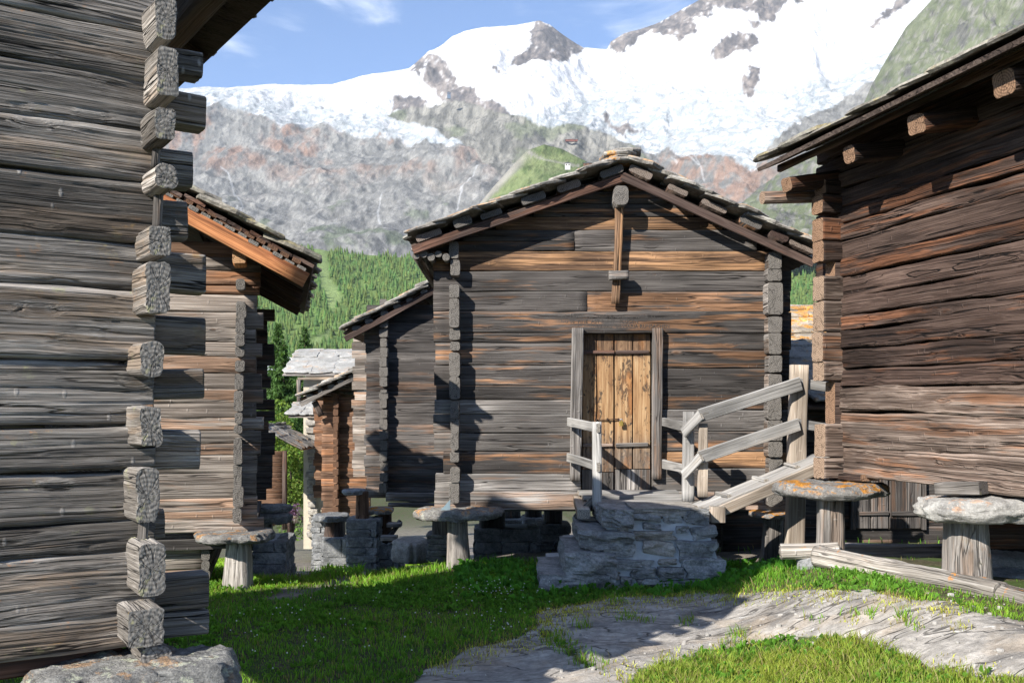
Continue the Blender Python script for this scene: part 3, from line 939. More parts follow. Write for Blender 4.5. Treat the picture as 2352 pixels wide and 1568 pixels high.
def leaf_mat(name, transl=.35, rough=.7):
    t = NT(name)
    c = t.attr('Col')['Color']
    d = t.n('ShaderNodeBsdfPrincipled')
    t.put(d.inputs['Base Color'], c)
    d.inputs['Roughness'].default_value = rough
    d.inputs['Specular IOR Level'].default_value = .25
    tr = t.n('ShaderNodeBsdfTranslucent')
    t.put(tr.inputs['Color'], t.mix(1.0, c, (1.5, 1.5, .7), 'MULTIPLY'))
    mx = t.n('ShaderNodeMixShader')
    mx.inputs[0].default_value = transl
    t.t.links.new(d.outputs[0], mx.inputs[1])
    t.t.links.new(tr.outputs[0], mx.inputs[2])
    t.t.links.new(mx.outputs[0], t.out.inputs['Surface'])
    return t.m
M_LEAF = leaf_mat('foliage')

tv, tf, tcl = [], [], []
seg = 7
cnt = 0
sel = (FPY > 566) & (FPY < 935) & (((FU > 560) & (FU < 1060)) | ((FU > 1760) & (FU < 1960)))
cand = np.argwhere(sel)
nt = 0
for _ in range(14000):
    i, j = cand[nrg.integers(len(cand))]
    if nrg.random() > min(1.0, (FY[i, j] / 1700.) ** 1.6 + .03): continue
    px, py = FU[i, j] + nrg.uniform(-4, 4), FPY[i, j]
    nz = float(vnoise(np.array([px / 16., py / 11., 2.]), 142)[0])
    if nz < -.62: continue
    if inpoly([(722, 560), (748, 560), (758, 640), (790, 690), (760, 720), (735, 660)], np.array([px]), np.array([py]))[0]: continue
    if inpoly([(700, 800), (740, 770), (780, 735), (775, 755), (735, 800)], np.array([px]), np.array([py]))[0]: continue
    k = FY[i, j]
    x, y, z = (px - CX) / F * k, k + nrg.uniform(-6, 6), FZ[i, j]
    hh = nrg.uniform(6, 13) * (.7 + .3 * k / 1700.)
    w = hh * nrg.uniform(.20, .32)
    c = np.array((.115, .20, .05)) * nrg.uniform(.7, 1.25) * np.array([nrg.uniform(.8, 1.35), 1, 1])
    for (z0, z1, ws) in ((.02, .62, 1.0), (.38, 1.0, .62)):
        a0 = nrg.uniform(0, 6.28)
        ring = [(x + w * ws * nrg.uniform(.75, 1.2) * math.cos(a0 + 6.2832 * s / seg), y + w * ws * math.sin(a0 + 6.2832 * s / seg), z + hh * (z0 + nrg.uniform(-.03, .03))) for s in range(seg)]
        tv += ring + [(x, y, z + hh * z1)]
        tf += [(cnt + s, cnt + (s + 1) % seg, cnt + seg) for s in range(seg)]
        tcl += [c * .85] * seg + [c * 1.05]
        cnt += seg + 1
    nt += 1
    if nt > 5200: break
fme = new_mesh('far_wood', np.array(tv), np.array(tf), M_LEAF, False)
col_attr(fme, np.array(tcl))
tag(obj('far_wood', fme), 'dense larch and spruce wood on the valley side', None, None, 'stuff')
# ------------------------------------------------------------------ building kit
def V2(c, u, n, t, nn, z):
    return Vector((c[0] + u[0] * t + n[0] * nn, c[1] + u[1] * t + n[1] * nn, z))

SLATES = {}
def slate_set(mat):
    if mat.name not in SLATES:
        SLATES[mat.name] = []
        for k in range(9):
            v, f = slate_geo(100 + k)
            SLATES[mat.name].append(new_mesh('slate', v, f, mat, False))
    return SLATES[mat.name]

STONES = {}
def stone_set(mat):
    if mat.name not in STONES:
        STONES[mat.name] = []
        for k in range(8):
            v, f = rough_stone(k + 3, 5, .13, .18)
            STONES[mat.name].append(new_mesh('stone', v, f, mat, False))
    return STONES[mat.name]

def mat4(x, y, z, o):
    M = Matrix.Identity(4)
    for i in range(3):
        M[i][0], M[i][1], M[i][2], M[i][3] = x[i], y[i], z[i], o[i]
    return M

def roof_plane(root, A, er, ed, Lr, Ld, wood_mat, slate_mat, r=None, thick=.03, lift=.06, course=.30, w=(.32, .58), st=(.035, .06), inset=.12, lim=None,
               first=0.0, edge=.05, board_w=.2, boards=True):
    """A: front end of the ridge; er: along the ridge; ed: down the slope. A roof part of boards with slates on it"""
    A, er, ed = Vector(A), Vector(er).normalized(), Vector(ed).normalized()
    nr = er.cross(ed)
    if nr.z < 0: nr = -nr
    r = r or rng
    v, f = [], []
    nb = max(1, int(Ld / board_w))
    for k in range(nb):
        s0, s1 = Ld * k / nb + .004, Ld * (k + 1) / nb - .004
        j = r.uniform(-.012, .012)
        b = len(v)
        for (rr, s, h) in ((inset + r.uniform(-.02, .02), s0, 0), (Lr, s0, 0), (Lr, s1, 0), (inset + r.uniform(-.02, .02), s1, 0)):
            v.append(A + er * rr + ed * s + nr * (j))
        for q in range(4): v.append(v[b + q] + nr * thick)
        f += [(b, b + 3, b + 2, b + 1), (b + 4, b + 5, b + 6, b + 7), (b, b + 1, b + 5, b + 4), (b + 1, b + 2, b + 6, b + 5), (b + 2, b + 3, b + 7, b + 6), (b + 3, b, b + 4, b + 7)]
    ro = obj('roof', new_mesh('roof', v, f, wood_mat, False), root)
    ms = slate_set(slate_mat)
    rows = int(math.ceil(Ld / course))
    cnt = 0
    for i in range(rows):
        s = Ld - i * course + .02
        a = -edge - r.uniform(0, .06)
        while a < Lr:
            if lim and cnt >= lim: break
            ww = r.uniform(*w)
            ll = min(course * r.uniform(1.75, 2.1), s + .06)
            if ll < .12: break
            tt = r.uniform(*st)
            tilt = -(tt * 1.5) / ll
            y = (ed + nr * (-tilt * -1)).normalized() if False else (ed + nr * (tt * 1.0 / ll)).normalized()
            z = er.cross(y)
            if z.dot(nr) < 0: z = -z
            yaw = r.uniform(-.12, .12)
            x2 = er * math.cos(yaw) + y * math.sin(yaw)
            y2 = y * math.cos(yaw) - er * math.sin(yaw)
            o = A + er * (a + ww / 2) + ed * (s - ll / 2 + r.uniform(-.03, .03)) + nr * (lift + tt * .9 + r.uniform(-.006, .008) + (i % 2) * .006)
            m = obj('slate', r.choice(ms), ro, mat4(x2 * ww * 1.06, y2 * ll, z * tt, o))
            a += ww * r.uniform(.9, 1.0)
            cnt += 1
    return ro

def slab(name, parent, cen, rx, ry, h, mat, rot=0.0, seed=0, under=.55, nseg=120, rg=1.0):
    """flat round stone: cen is the middle of its top"""
    rings_t = [0, .35, .65, .85, .95, 1.0]
    V, fcs = [], []
    r = random.Random(seed)
    ang = np.linspace(0, 2 * math.pi, nseg, endpoint=False)
    out = 1 + .17 * fbm(np.stack([np.cos(ang) * 1.4, np.sin(ang) * 1.4, ang * 0 + seed], -1), seed, 3) + .09 * fbm(np.stack([np.cos(ang) * 5, np.sin(ang) * 5, ang * 0 + seed], -1), seed + 3, 3)
    prof = [(0.0, 0.0), (.3, -.005), (.6, -.01), (.80, -.03), (.88, -.06), (.93, -.11), (.965, -.19), (.985, -.28), (.995, -.38), (1.0, -.48), (1.0, -.58), (.99, -.68), (.975, -.77), (.95, -.86), (.90, -.96), (.60, -1.0), (0, -1.0)]
    pts = []
    for (q, z) in prof:
        x = rx * q * out * np.cos(ang)
        y = ry * q * out * np.sin(ang)
        zz = np.full(nseg, h * z)
        pts.append(np.stack([x, y, zz], -1))
    pts = np.array(pts)
    dsp = np.stack([fbm(pts * [11, 11, 30] + seed * 3.7 + k * 11, 80 + k, 4, .7) for k in range(3)], -1)
    strat = vnoise(np.stack([pts[..., 0] * 4, pts[..., 1] * 4, pts[..., 2] * 55], -1) + seed * 3.1, 88) * np.array([q for q, _ in prof])[:, None] ** 3
    pts = pts + dsp * np.array([.026, .026, .020]) * rg
    pts[..., :2] += strat[..., None] * .016 * pts[..., :2] / (np.linalg.norm(pts[..., :2], axis=-1, keepdims=True) + 1e-4)
    pts[:, :, 2] += .02 * fbm(pts * [3, 3, 3] + seed, 90, 2)
    m = len(prof)
    a = (np.arange(m - 1)[:, None] * nseg + np.arange(nseg)[None])
    b = (np.arange(m - 1)[:, None] * nseg + (np.arange(nseg)[None] + 1) % nseg)
    f = np.stack([a, a + nseg, b + nseg, b], -1).reshape(-1, 4)
    me = new_mesh(name, pts.reshape(-1, 3), f, mat, True)
    M = Matrix.Translation(Vector(cen)) @ Matrix.Rotation(rot, 4, 'Z')
    return obj(name, me, parent, M)

def post(name, parent, base, top, w0, w1, mat, dep=None, **kw):
    """upright timber, w0 wide at the foot and w1 at the top"""
    L = (Vector(top) - Vector(base)).length
    k = dict(segs=10, ns=(2, 2), nc=3, r=w0 * .28, rough=.012, wave=.006, caps=2, taper=(1, w1 / w0), fib=.003)
    k.update(kw)
    return bar(name, parent, base, top, w0, dep or w0, mat, up=(1, 0, 0), **k)

def masonry(parent, o, ax, ay, w, d, h, stone_mat=None, sz=(.16, .36), rh=(.07, .13), core=None, faces=('f', 'l', 'r'), r=None, proud=.03, gap=.012):
    """a rubble pillar or wall: a mortar core and courses of single stones. o: front left foot, ax along the front, ay to the back"""
    o, ax, ay = Vector(o), Vector(ax).normalized(), Vector(ay).normalized()
    r = r or rng
    az = Vector((0, 0, 1))
    v, f = box_geo(.02, w - .02, .02, d - .02, 0, h - .01)
    M = mat4(ax, ay, az, o)
    obj('core', new_mesh('core', v, f, core or M_MORTAR, False), parent, M)
    ms = stone_set(stone_mat or S_WALL)
    z = 0.0
    while z < h - .02:
        hh = min(r.uniform(*rh), h - z)
        if h - z - hh < .04: hh = h - z
        for face in faces:
            L = w if face == 'f' else d
            a = 0.0
            while a < L - .02:
                ww = min(r.uniform(*sz), L - a)
                if L - a - ww < .06: ww = L - a
                dd = .14
                tz = z + hh / 2
                if face == 'f': c = o + ax * (a + ww / 2) + ay * (dd / 2 - proud); x, y = ax, ay
                elif face == 'l': c = o + ay * (a + ww / 2) + ax * (dd / 2 - proud); x, y = ay, -ax
                else: c = o + ay * (a + ww / 2) + ax * (w - dd / 2 + proud); x, y = ay, ax
                c = c + az * tz + Vector((r.uniform(-.008, .008), r.uniform(-.012, .012), 0))
                tw = r.uniform(-.05, .05)
                obj('stone', r.choice(ms), parent, mat4(x * (ww - gap) * 1.02 + az * tw * .1, y * dd, az * (hh - gap) * 1.04, c))
                a += ww
        z += hh

# ------------------------------------------------------------------ the near grey barn (its corner and eave)
cL, uL, nL = (-1.407, 3.85), (.829, .559), (.559, -.829)
L3 = lambda t, nn, z: V2(cL, uL, nL, t, nn, z)
barnL = empty('log_barn', L3(0, 0, .45), 'weathered grey log barn close by with rough jutting beam ends at its corner', 'barn')
edge = [-170, -50, 76, 186, 305, 419, 563, 667, 829, 978, 1081, 1196, 1262, 1405, 1478]
fine_x = np.concatenate([np.linspace(0, 2.78, 7)[:-1], np.arange(2.78, 3.561, .0062)])
for i in range(len(edge) - 1):
    z1, z0 = ZP(edge[i], 3.85), ZP(edge[i + 1], 3.85)
    if edge[i] < -40: z1 = z0 + .2
    off = rng.uniform(-.012, .014)
    zc, hh = (z0 + z1) / 2, z1 - z0 - .005
    sl = (0.035 if i > 10 else 0.0) - .004 * (i - 5)
    bar('log', barnL, L3(-3.5, -.07 + off, zc - sl * .4), L3(.03, -.07 + off, zc), hh, .15, W_GREY, xs=fine_x / 3.56 * 3.53, ns=(3, 38), nc=3, r=.022, rough=.008,
        wave=.012, fib=.0034, caps=1)
z = ZP(-170, 3.85) + .2
while z < 4.6:                                       # gable above
    tt = min(.02, .7 - (z + .25 - 3.5) / .5)
    bar('log', barnL, L3(-3.6 - (min(0, .1 - tt)), -.07, z), L3(tt, -.07, z), .2, .14, W_GREY, segs=6, r=.02)
    z += .2
ext = [(471, 95, 157), (478, 202, 281), (448, 338, 421), (436, 452, 545), (478, 576, 672), (477, 725, 815), (474, 849, 925), (466, 981, 1076), (384, 1182, 1244), (485, 1318, 1400), (485, 1402, 1466)]
for (px, y0, y1) in ext:
    t1 = on_wall(cL, uL, px)
    Ye = 3.85 + .559 * t1
    za, zb = ZP(y1, Ye - .06), ZP(y0, Ye - .06)
    bar('log_end', barnL, L3(-.12, -.09, (za + zb) / 2), L3(t1, -.088, (za + zb) / 2 + rng.uniform(-.01, .01)), zb - za, .125, W_GREY, xs=np.linspace(0, t1 + .12, 46), ns=(3, 14), nc=3,
        r=.022, rough=.006, wave=.010, fib=.0035, caps=3, capdepth=.003)
stubs = [(329, 407, -14, 90), (330, 400, 107, 219), (324, 395, 248, 324), (326, 409, 379, 433), (315, 395, 521, 586), (305, 391, 607, 719), (294, 378, 787, 866), (290, 359, 933, 1023),
         (285, 364, 1081, 1199), (290, 381, 1244, 1365), (269, 377, 1393, 1477)]
for i, (xl, xr, y0, y1) in enumerate(stubs):
    p = .20 + rng.uniform(-.02, .02)
    cp = (cL[0] + nL[0] * p, cL[1] + nL[1] * p)
    ta, tb = on_wall(cL, uL, xl), on_wall(cp, uL, xr)
    if tb - ta < .07: tb = ta + .075
    za, zb = ZP(y1, cp[1] + .01), ZP(y0, cp[1] + .01)
    tm, zm = (ta + tb) / 2, (za + zb) / 2
    xs = np.concatenate([np.linspace(0, .24, 34), np.linspace(.5, p + 1.95, 5)])
    bar('cross_log', barnL, L3(tm, p, zm), L3(tm, -1.95, zm + .02), zb - za, tb - ta, W_GREY, xs=xs, ns=(10, 18), nc=4, r=(.03, .014, .02)[i % 3], rough=.008, wave=.008, fib=.0035, caps=9,
        capdepth=.0022)
bar('cross_log', barnL, L3(-.01, .17, ZP(1499, 3.75)), L3(.0, -.2, ZP(1499, 3.75)), .082, .11, W_GREY, segs=14, ns=(6, 6), nc=4, r=.035, rough=.016, fib=.004, caps=6, capdepth=.004)
for (px, y0, y1) in ((350, 318, 384), (353, 430, 528), (322, 1196, 1250)):       # pegs between the beam ends
    t0 = on_wall(cL, uL, px)
    bar('peg', barnL, L3(t0 - .004, .05, ZP(y1, 3.8)), L3(t0 + .004, .05, ZP(y0, 3.8)), .03, .026, W_STUB, up=(1, 0, 0), segs=6, r=.008, rough=.003)
for q in range(12):                                  # rear wall
    bar('log', barnL, L3(-3.6, -1.95, .62 + q * .24), L3(.2, -1.95, .62 + q * .24), .24, .13, W_GREY, segs=4)
rA = L3(-1.8, .10, 4.75)
edR = Vector((uL[0] * 2.5, uL[1] * 2.5, -1.25))
roof_plane(barnL, rA, (-nL[0], -nL[1], 0), edR, 2.25, edR.length, W_UNDER, S_SLATEM, lift=.04, course=.27, w=(.24, .46), st=(.03, .05), inset=.0, edge=.02)
edL = Vector((-uL[0] * 2.5, -uL[1] * 2.5, -1.25))
roof_plane(barnL, rA, (-nL[0], -nL[1], 0), edL, 2.25, edL.length, W_UNDER, S_SLATEM, lift=.04, course=.4, w=(.4, .7), inset=.0)
for (tt, dz) in ((.42, -.13), (-.35, -.13)):         # purlins under the eave
    zz = 3.5 + (.7 - tt) * .5 + dz
    bar('purlin', barnL, L3(tt, .06, zz), L3(tt, -2.1, zz), .15, .14, W_UNDER, segs=6, r=.03)
bar('rafter', barnL, L3(.66, -.35, 3.5 - .03), L3(-.6, -.35, 3.5 + .60), .10, .09, W_UNDER, segs=5)
bar('rafter', barnL, L3(.66, -1.5, 3.5 - .03), L3(-.6, -1.5, 3.5 + .60), .10, .09, W_UNDER, segs=5)

stL = empty('foundation_stone', L3(.05, 0, .1), 'big grey boulder slab with orange and pale lichen under the near barn corner', 'stone')
slab('boulder', stL, P(305, 1510, 3.72), .385, .25, .34, S_BOULD, math.radians(14), 5, rg=1.7)
wedge = empty('timber_packing', P(170, 1508, 3.95), 'dark wooden packing beam under the lowest log of the near barn', 'timber')
bar('beam', wedge, L3(-.75, -.12, ZP(1496, 3.85) - .02), L3(-.08, -.12, ZP(1500, 3.85)), .07, .10, W_BARGE, segs=8, r=.015, rough=.01)

# ------------------------------------------------------------------ the barn behind it (lit tan wall, red barge board)
c2, u2, n2 = (-2.40, 8.8), (.975, .222), (.222, -.975)
L2 = lambda t, nn, z: V2(c2, u2, n2, t, nn, z)
def T2(px, nn=0):
    c = (c2[0] + n2[0] * nn, c2[1] + n2[1] * nn)
    return on_wall(c, u2, px)
barn2 = empty('log_barn', L2(-.3, 0, .3), 'tan grey log barn with red brown barge board behind the near barn', 'barn')
rows2 = [462, 493, 522, 555, 590, 622, 655, 675, 717, 752, 786, 816, 856, 894, 926, 958, 988, 1018, 1046, 1087, 1143, 1192, 1222]
te2 = T2(600)
for i in range(len(rows2) - 1):
    z1, z0 = ZP(rows2[i], 8.75), ZP(rows2[i + 1], 8.75)
    e = te2 + rng.uniform(-.05, .03)
    if i < 3: e = min(e, .59 - (z1 + .12 - 2.65) / .53)
    mt = W_TAN if i not in (3, 5, 6) else W_FARB
    bar('log', barn2, L2(-1.7 if i > 3 else -1.9, -.06 + rng.uniform(-.01, .012), (z0 + z1) / 2), L2(e, -.06, (z0 + z1) / 2), z1 - z0 + .004, .12, mt, segs=22, ns=(0, 3), r=.016, rough=.008, wave=.010, fib=.003)
for i, (y0, y1) in enumerate([(575, 600), (640, 664), (690, 728), (728, 765), (766, 794), (794, 818), (826, 852), (857, 895), (896, 945), (946, 972), (975, 996), (1006, 1065), (1066, 1118), (1118, 1165), (1166, 1200)]):
    lean = 8 * (1 - i / 13.)
    p = .13 + rng.uniform(-.03, .03)
    ta, tb = T2(535 + lean, p), T2(556 + lean + rng.uniform(-3, 3), p)
    z1, z0 = ZP(y0, 8.65), ZP(y1, 8.65)
    bar('cross_log', barn2, L2((ta + tb) / 2, p, (z0 + z1) / 2), L2((ta + tb) / 2, -3.75, (z0 + z1) / 2), z1 - z0, tb - ta, W_STUB, xs=np.concatenate([np.linspace(0, .2, 8), [1.2, p + 3.75]]), ns=(1, 2), nc=3, r=.022,
        rough=.008, caps=4, capdepth=.003)
for q in range(17):                                  # rear wall, its ends stick out past the corner
    zz = .50 + q * .138
    bar('log', barn2, L2(-1.8, -3.6, zz), L2(.20 + rng.uniform(-.05, .07), -3.6, zz), .137, .12, W_FARG, segs=6, ns=(0, 1))
for q in range(4):                                   # lower wall beside the stone cap
    ys = [1222, 1245, 1268, 1302, 1332]
    z1, z0 = ZP(ys[q], 8.95), ZP(ys[q + 1], 8.95)
    bar('log', barn2, L2(-1.7, -.20, (z0 + z1) / 2), L2(T2(474, -.2) + rng.uniform(-.02, .03), -.20, (z0 + z1) / 2), z1 - z0, .12, W_TAN, segs=12, ns=(0, 2), r=.015, rough=.008)
for q in range(5):
    zz = ZP(1330 - q * 24, 8.9)
    bar('cross_log', barn2, L2(T2(472, -.1), -.1, zz + .045), L2(T2(472, -.1), -2.6, zz + .045), .085, .07, W_STUB, segs=4, nc=3, r=.02, rough=.012)
S2 = .53
roofA = L2(-1.7, .44, 2.65 + 2.29 * S2 + .13)
ed2 = Vector((u2[0] * 2.29, u2[1] * 2.29, -2.29 * S2))
roof_plane(barn2, roofA, (-n2[0], -n2[1], 0), ed2, 4.5, ed2.length + .03, W_BARGE, S_SLATEM, lift=.05, course=.3, w=(.3, .5), st=(.03, .05), inset=.03, edge=.03)
ed2b = Vector((-u2[0] * 1.9, -u2[1] * 1.9, -1.9 * S2))
roof_plane(barn2, roofA, (-n2[0], -n2[1], 0), ed2b, 4.5, ed2b.length, W_BARGE, S_SLATEM, lift=.05, course=.45, w=(.45, .7), inset=.03)
bar('barge_board', barn2, L2(-1.7, .41, 2.65 + 2.29 * S2), L2(.56, .41, 2.65 + .03 * S2), .125, .035, W_RED, segs=8, r=.006, rough=.002, wave=.004)
for k in range(24):                                  # batten ends above the barge board, in two layers
    s = .05 + k * .098
    for lay in (0, 1):
        w_ = rng.uniform(.075, .092)
        A = L2(.57 - s - lay * .04, .43 - lay * .02 + rng.uniform(-.01, .01), 2.65 + (.02 + s + lay * .04) * S2 + .082 + lay * .042)
        bar('batten', barn2, A, A + Vector((-n2[0] * 1.2, -n2[1] * 1.2, 0)), .034, w_, W_TAN if lay == 0 else W_FARB, segs=1, ns=(0, 0), nc=1, r=.006, up=(0.46 * u2[0], .46 * u2[1], .88))
bar('purlin', barn2, L2(T2(550, .2), .32, ZP(590, 8.5) + .02), L2(T2(550, .2), -3.6, ZP(590, 8.5) + .02), .15, .11, W_RED, segs=4, nc=3, r=.02, caps=2)
for q in range(4):                                   # rafters showing under the eave
    nn = -.3 - q * .95
    bar('rafter', barn2, L2(.55, nn, 2.65 + .04 * S2 + .05), L2(-.4, nn, 2.65 + .99 * S2 + .05), .09, .08, W_BARGE, segs=3)
obj('floor', new_mesh('floor', *box_geo(-1.7, .1, .05, 3.6, .33, .42), W_FARG, False), barn2, mat4(Vector((u2[0], u2[1], 0)), Vector((-n2[0], -n2[1], 0)), Vector((0, 0, 1)), Vector((c2[0], c2[1], 0))))

def staddle(cap, label, cp, rx, ry, h, mat, foot, top, w0, w1, rot=0, seed=0, pmat=None, group='stone capped barn supports'):
    e = empty('staddle_support', foot, label, 'support', group)
    slab('stone_cap', e, cp, rx, ry, h, mat, rot, seed)
    post('post', e, foot, top, w0, w1, pmat or W_POST)
    return e
f0 = P(545, 1352, 8.72)
staddle(1, 'lichened stone cap on a short post under the tan grey barn corner', P(543, 1219, 8.70), .345, .34, .085, S_SLAB, (f0.x, f0.y, f0.z - .1), (P(548, 1240, 8.72)), .265, .19, .2, 2)
bs = empty('rubble_pier', P(590, 1335, 10.4), 'low rubble stone pier behind the post of the tan grey barn', 'stone pier')
masonry(bs, P(583, 1345, 10.4), (1, .1, 0), (-.1, 1, 0), .30, .8, .46, S_WALL)
bs2 = empty('stone_slab_stack', P(640, 1200, 12.2), 'two flat stones stacked under the rear corner of the tan grey barn', 'stone')
slab('stone', bs2, P(628, 1158, 12.1), .22, .28, .09, S_WALL, 0, 8)
slab('stone', bs2, P(618, 1178, 12.0), .21, .3, .12, S_WALL, 1, 9)
post('post', bs2, P(610, 1345, 12.1), P(610, 1190, 12.1), .2, .16, W_POST)

# ------------------------------------------------------------------ the middle barn with the yellow door
YC = 10.2
barnC = empty('log_barn', (1.1, YC, .5), 'dark log barn with flaking yellow plank door and slate gable roof in the middle', 'barn')
def clog(y0, y1, x0, x1, mt, dy=0.0, **kw):
    z1, z0 = ZP(y0, YC), ZP(y1, YC)
    off = rng.uniform(-.008, .010) + dy
    k = dict(segs=max(6, int((x1 - x0) / 22)), ns=(0, 3), nc=2, r=.012, rough=.006, wave=.006, fib=.002)
    k.update(kw)
    return bar('log', barnC, (XP(x0, YC), YC + .06 + off, (z0 + z1) / 2), (XP(x1, YC), YC + .06 + off, (z0 + z1) / 2), z1 - z0 - .003, .12, mt, **k)
def gl(y): return 948 + (575 - y) / .348 + 12
def gr(y): return 1440 + (y - 405) / .467 - 12
for (y0, y1, mt) in [(412, 440, W_MID), (440, 467, W_MID), (467, 498, W_MID), (498, 528, W_MIDWARM)]:
    ym = (y0 + y1) / 2
    clog(y0, y1, gl(ym), gr(ym), mt)
clog(528, 553, gl(540), 1319, W_MID); clog(553, 577, gl(565), 1319, W_MID); clog(528, 577, 1319, gr(550), W_MID)
clog(577, 622, 995, 1765, W_MIDWARM); clog(622, 669, 996, 1818, W_MID)
clog(669, 716, 995, 1348, W_MID); clog(669, 716, 1348, 1816, W_MID)
insc = clog(716, 764, 996, 1817, W_MID, dy=-.006)
rl = [764, 786, 839, 884, 918, 951, 994, 1037, 1088, 1127]
xl_ = [996, 1000, 997, 1002, 998, 995, 997, 1018, 1000, 992]
for i in range(len(rl) - 1):
    clog(rl[i], rl[i + 1], xl_[i], 1334, W_MIDLOW if i in (4, 5, 6, 8) else W_MID)
rr_ = [764, 804, 845, 893, 940, 990, 1037, 1075, 1127]
for i in range(len(rr_) - 1):
    clog(rr_[i], rr_[i + 1], 1500, 1815 + rng.uniform(-4, 3), (W_MID, W_MID, W_MID, W_MID, W_MIDLOW, W_MID, W_MIDWARM, W_MIDLOW)[i])
clog(1127, 1171, 998, 1812, W_MIDLOW, dy=-.012)
for side, xa, xb, lst in (('l', 1033, 1055, [(555, 593), (596, 635), (653, 684), (684, 753), (753, 782), (785, 806), (808, 865), (865, 919), (921, 961), (962, 1034), (1035, 1061), (1072, 1107), (1108, 1155)]),
                          ('r', 1765, 1796, [(579, 617), (617, 645), (648, 722), (727, 764), (764, 812), (815, 856), (858, 902), (907, 962), (964, 1013), (1015, 1050), (1052, 1101), (1107, 1164)])):
    for (y0, y1) in lst:
        p = .165 + rng.uniform(-.03, .025)
        Yf = YC - p
        z1, z0 = ZP(y0, Yf), ZP(y1, Yf)
        x0, x1 = XP(xa + rng.uniform(-2, 2), Yf), XP(xb + rng.uniform(-2, 2), Yf)
        bar('cross_log', barnC, ((x0 + x1) / 2, Yf, (z0 + z1) / 2), ((x0 + x1) / 2, YC + 4.0, (z0 + z1) / 2), z1 - z0 - .004, x1 - x0, W_STUB, xs=np.concatenate([np.linspace(0, .2, 8), [1.2, p + 4.0]]),
            ns=(1, 2), nc=3, r=.022 if y1 - y0 < 50 else .03, rough=.007, caps=4, capdepth=.003)
for q in range(14):
    bar('log', barnC, (-.8, YC + 3.9, .62 + q * .19), (2.9, YC + 3.9, .62 + q * .19), .19, .12, W_FARG, segs=4)
obj('floor', new_mesh('floor', *box_geo(-.6, 2.72, YC + .13, YC + 3.85, .50, .58), W_FARG, False), barnC)
# door
door = obj('door', new_mesh('door', *box_geo(XP(1338, YC), XP(1498, YC), YC + .125, YC + .15, ZP(1126, YC), ZP(764, YC)), W_BARGE, False), barnC)
for (x0, x1, y0, y1, mt) in [(1338, 1372, 766, 1078, M_DOOR), (1373, 1411.5, 766, 1084, M_DOOR), (1414, 1455, 766, 1077, M_DOOR), (1456, 1497, 766, 1077, M_DOOR), (1338, 1374, 1080, 1126, W_MIDLOW), (1375, 1411, 1086, 1126, W_MIDLOW),
                              (1415, 1440, 1079, 1126, W_MIDLOW), (1441, 1470, 1079, 1126, W_MIDLOW), (1471, 1497, 1079, 1126, W_MIDLOW)]:
    xm = (XP(x0, YC) + XP(x1, YC)) / 2
    bar('plank', door, (xm, YC + .10, ZP(y1, YC)), (xm, YC + .10, ZP(y0, YC)), XP(x1, YC) - XP(x0, YC) - .004, .03, mt, up=(1, 0, 0), segs=14, ns=(0, 3), nc=1, r=.005, rough=.003, wave=.003, fib=.0015)
for (x0, x1, y, mt) in [(1342, 1412, 808, W_BARGE), (1416, 1492, 808, W_BARGE), (1340, 1408, 1023, W_MIDLOW), (1416, 1490, 1022, W_MIDLOW)]:
    bar('cleat', door, (XP(x0, YC), YC + .07, ZP(y, YC)), (XP(x1, YC), YC + .07, ZP(y - 1, YC)), .035, .035, mt, segs=6, nc=1, r=.006, rough=.003)
bar('bolt', door, (XP(1368, YC), YC + .065, ZP(964, YC)), (XP(1424, YC), YC + .065, ZP(962, YC)), .016, .014, M_IRON, segs=3, nc=2, r=.006)
for px in (1370, 1396, 1422):
    bar('staple', door, (XP(px, YC), YC + .09, ZP(963, YC)), (XP(px, YC), YC + .045, ZP(963, YC)), .028, .012, M_IRON, segs=2, nc=2, r=.005)
lock = obj('padlock', new_mesh('padlock', *[bar_geo(.05, .042, .02, segs=2, nc=2, r=.006, rough=0, wave=0)[k] for k in (0, 1)], M_BRASS, False), door, frame((XP(1428, YC), YC + .04, ZP(978, YC)), (XP(1428, YC), YC + .04, ZP(960, YC)), (1, 0, 0)))
a_ = np.linspace(0, math.pi, 9)
sv, sf = [], []
for i, a in enumerate(a_):
    for j in range(6):
        b = 2 * math.pi * j / 6
        R_ = .014 + .004 * math.cos(b)
        sv.append((XP(1428, YC) + R_ * math.cos(a), YC + .04 + .004 * math.sin(b), ZP(968, YC) + .006 + R_ * 1.5 * math.sin(a)))
for i in range(8):
    for j in range(6):
        sf.append((i * 6 + j, i * 6 + (j + 1) % 6, (i + 1) * 6 + (j + 1) % 6, (i + 1) * 6 + j))
obj('shackle', new_mesh('shackle', sv, sf, M_STEEL, True), door)
for (xa, xb, y0, y1) in [(1312, 1337, 753, 1103), (1500, 1523.5, 753, 1100)]:
    x0, x1 = XP(xa, YC - .08), XP(xb, YC - .08)
    post('door_post', barnC, ((x0 + x1) / 2 - .01, YC - .035, ZP(y1, YC - .08)), ((x0 + x1) / 2 + .01 * (xa < 1400), YC - .035, ZP(y0, YC - .08)), x1 - x0, x1 - x0, W_MIDLOW, dep=.10, segs=24, ns=(1, 2), nc=2, r=.014, rough=.006, caps=2)
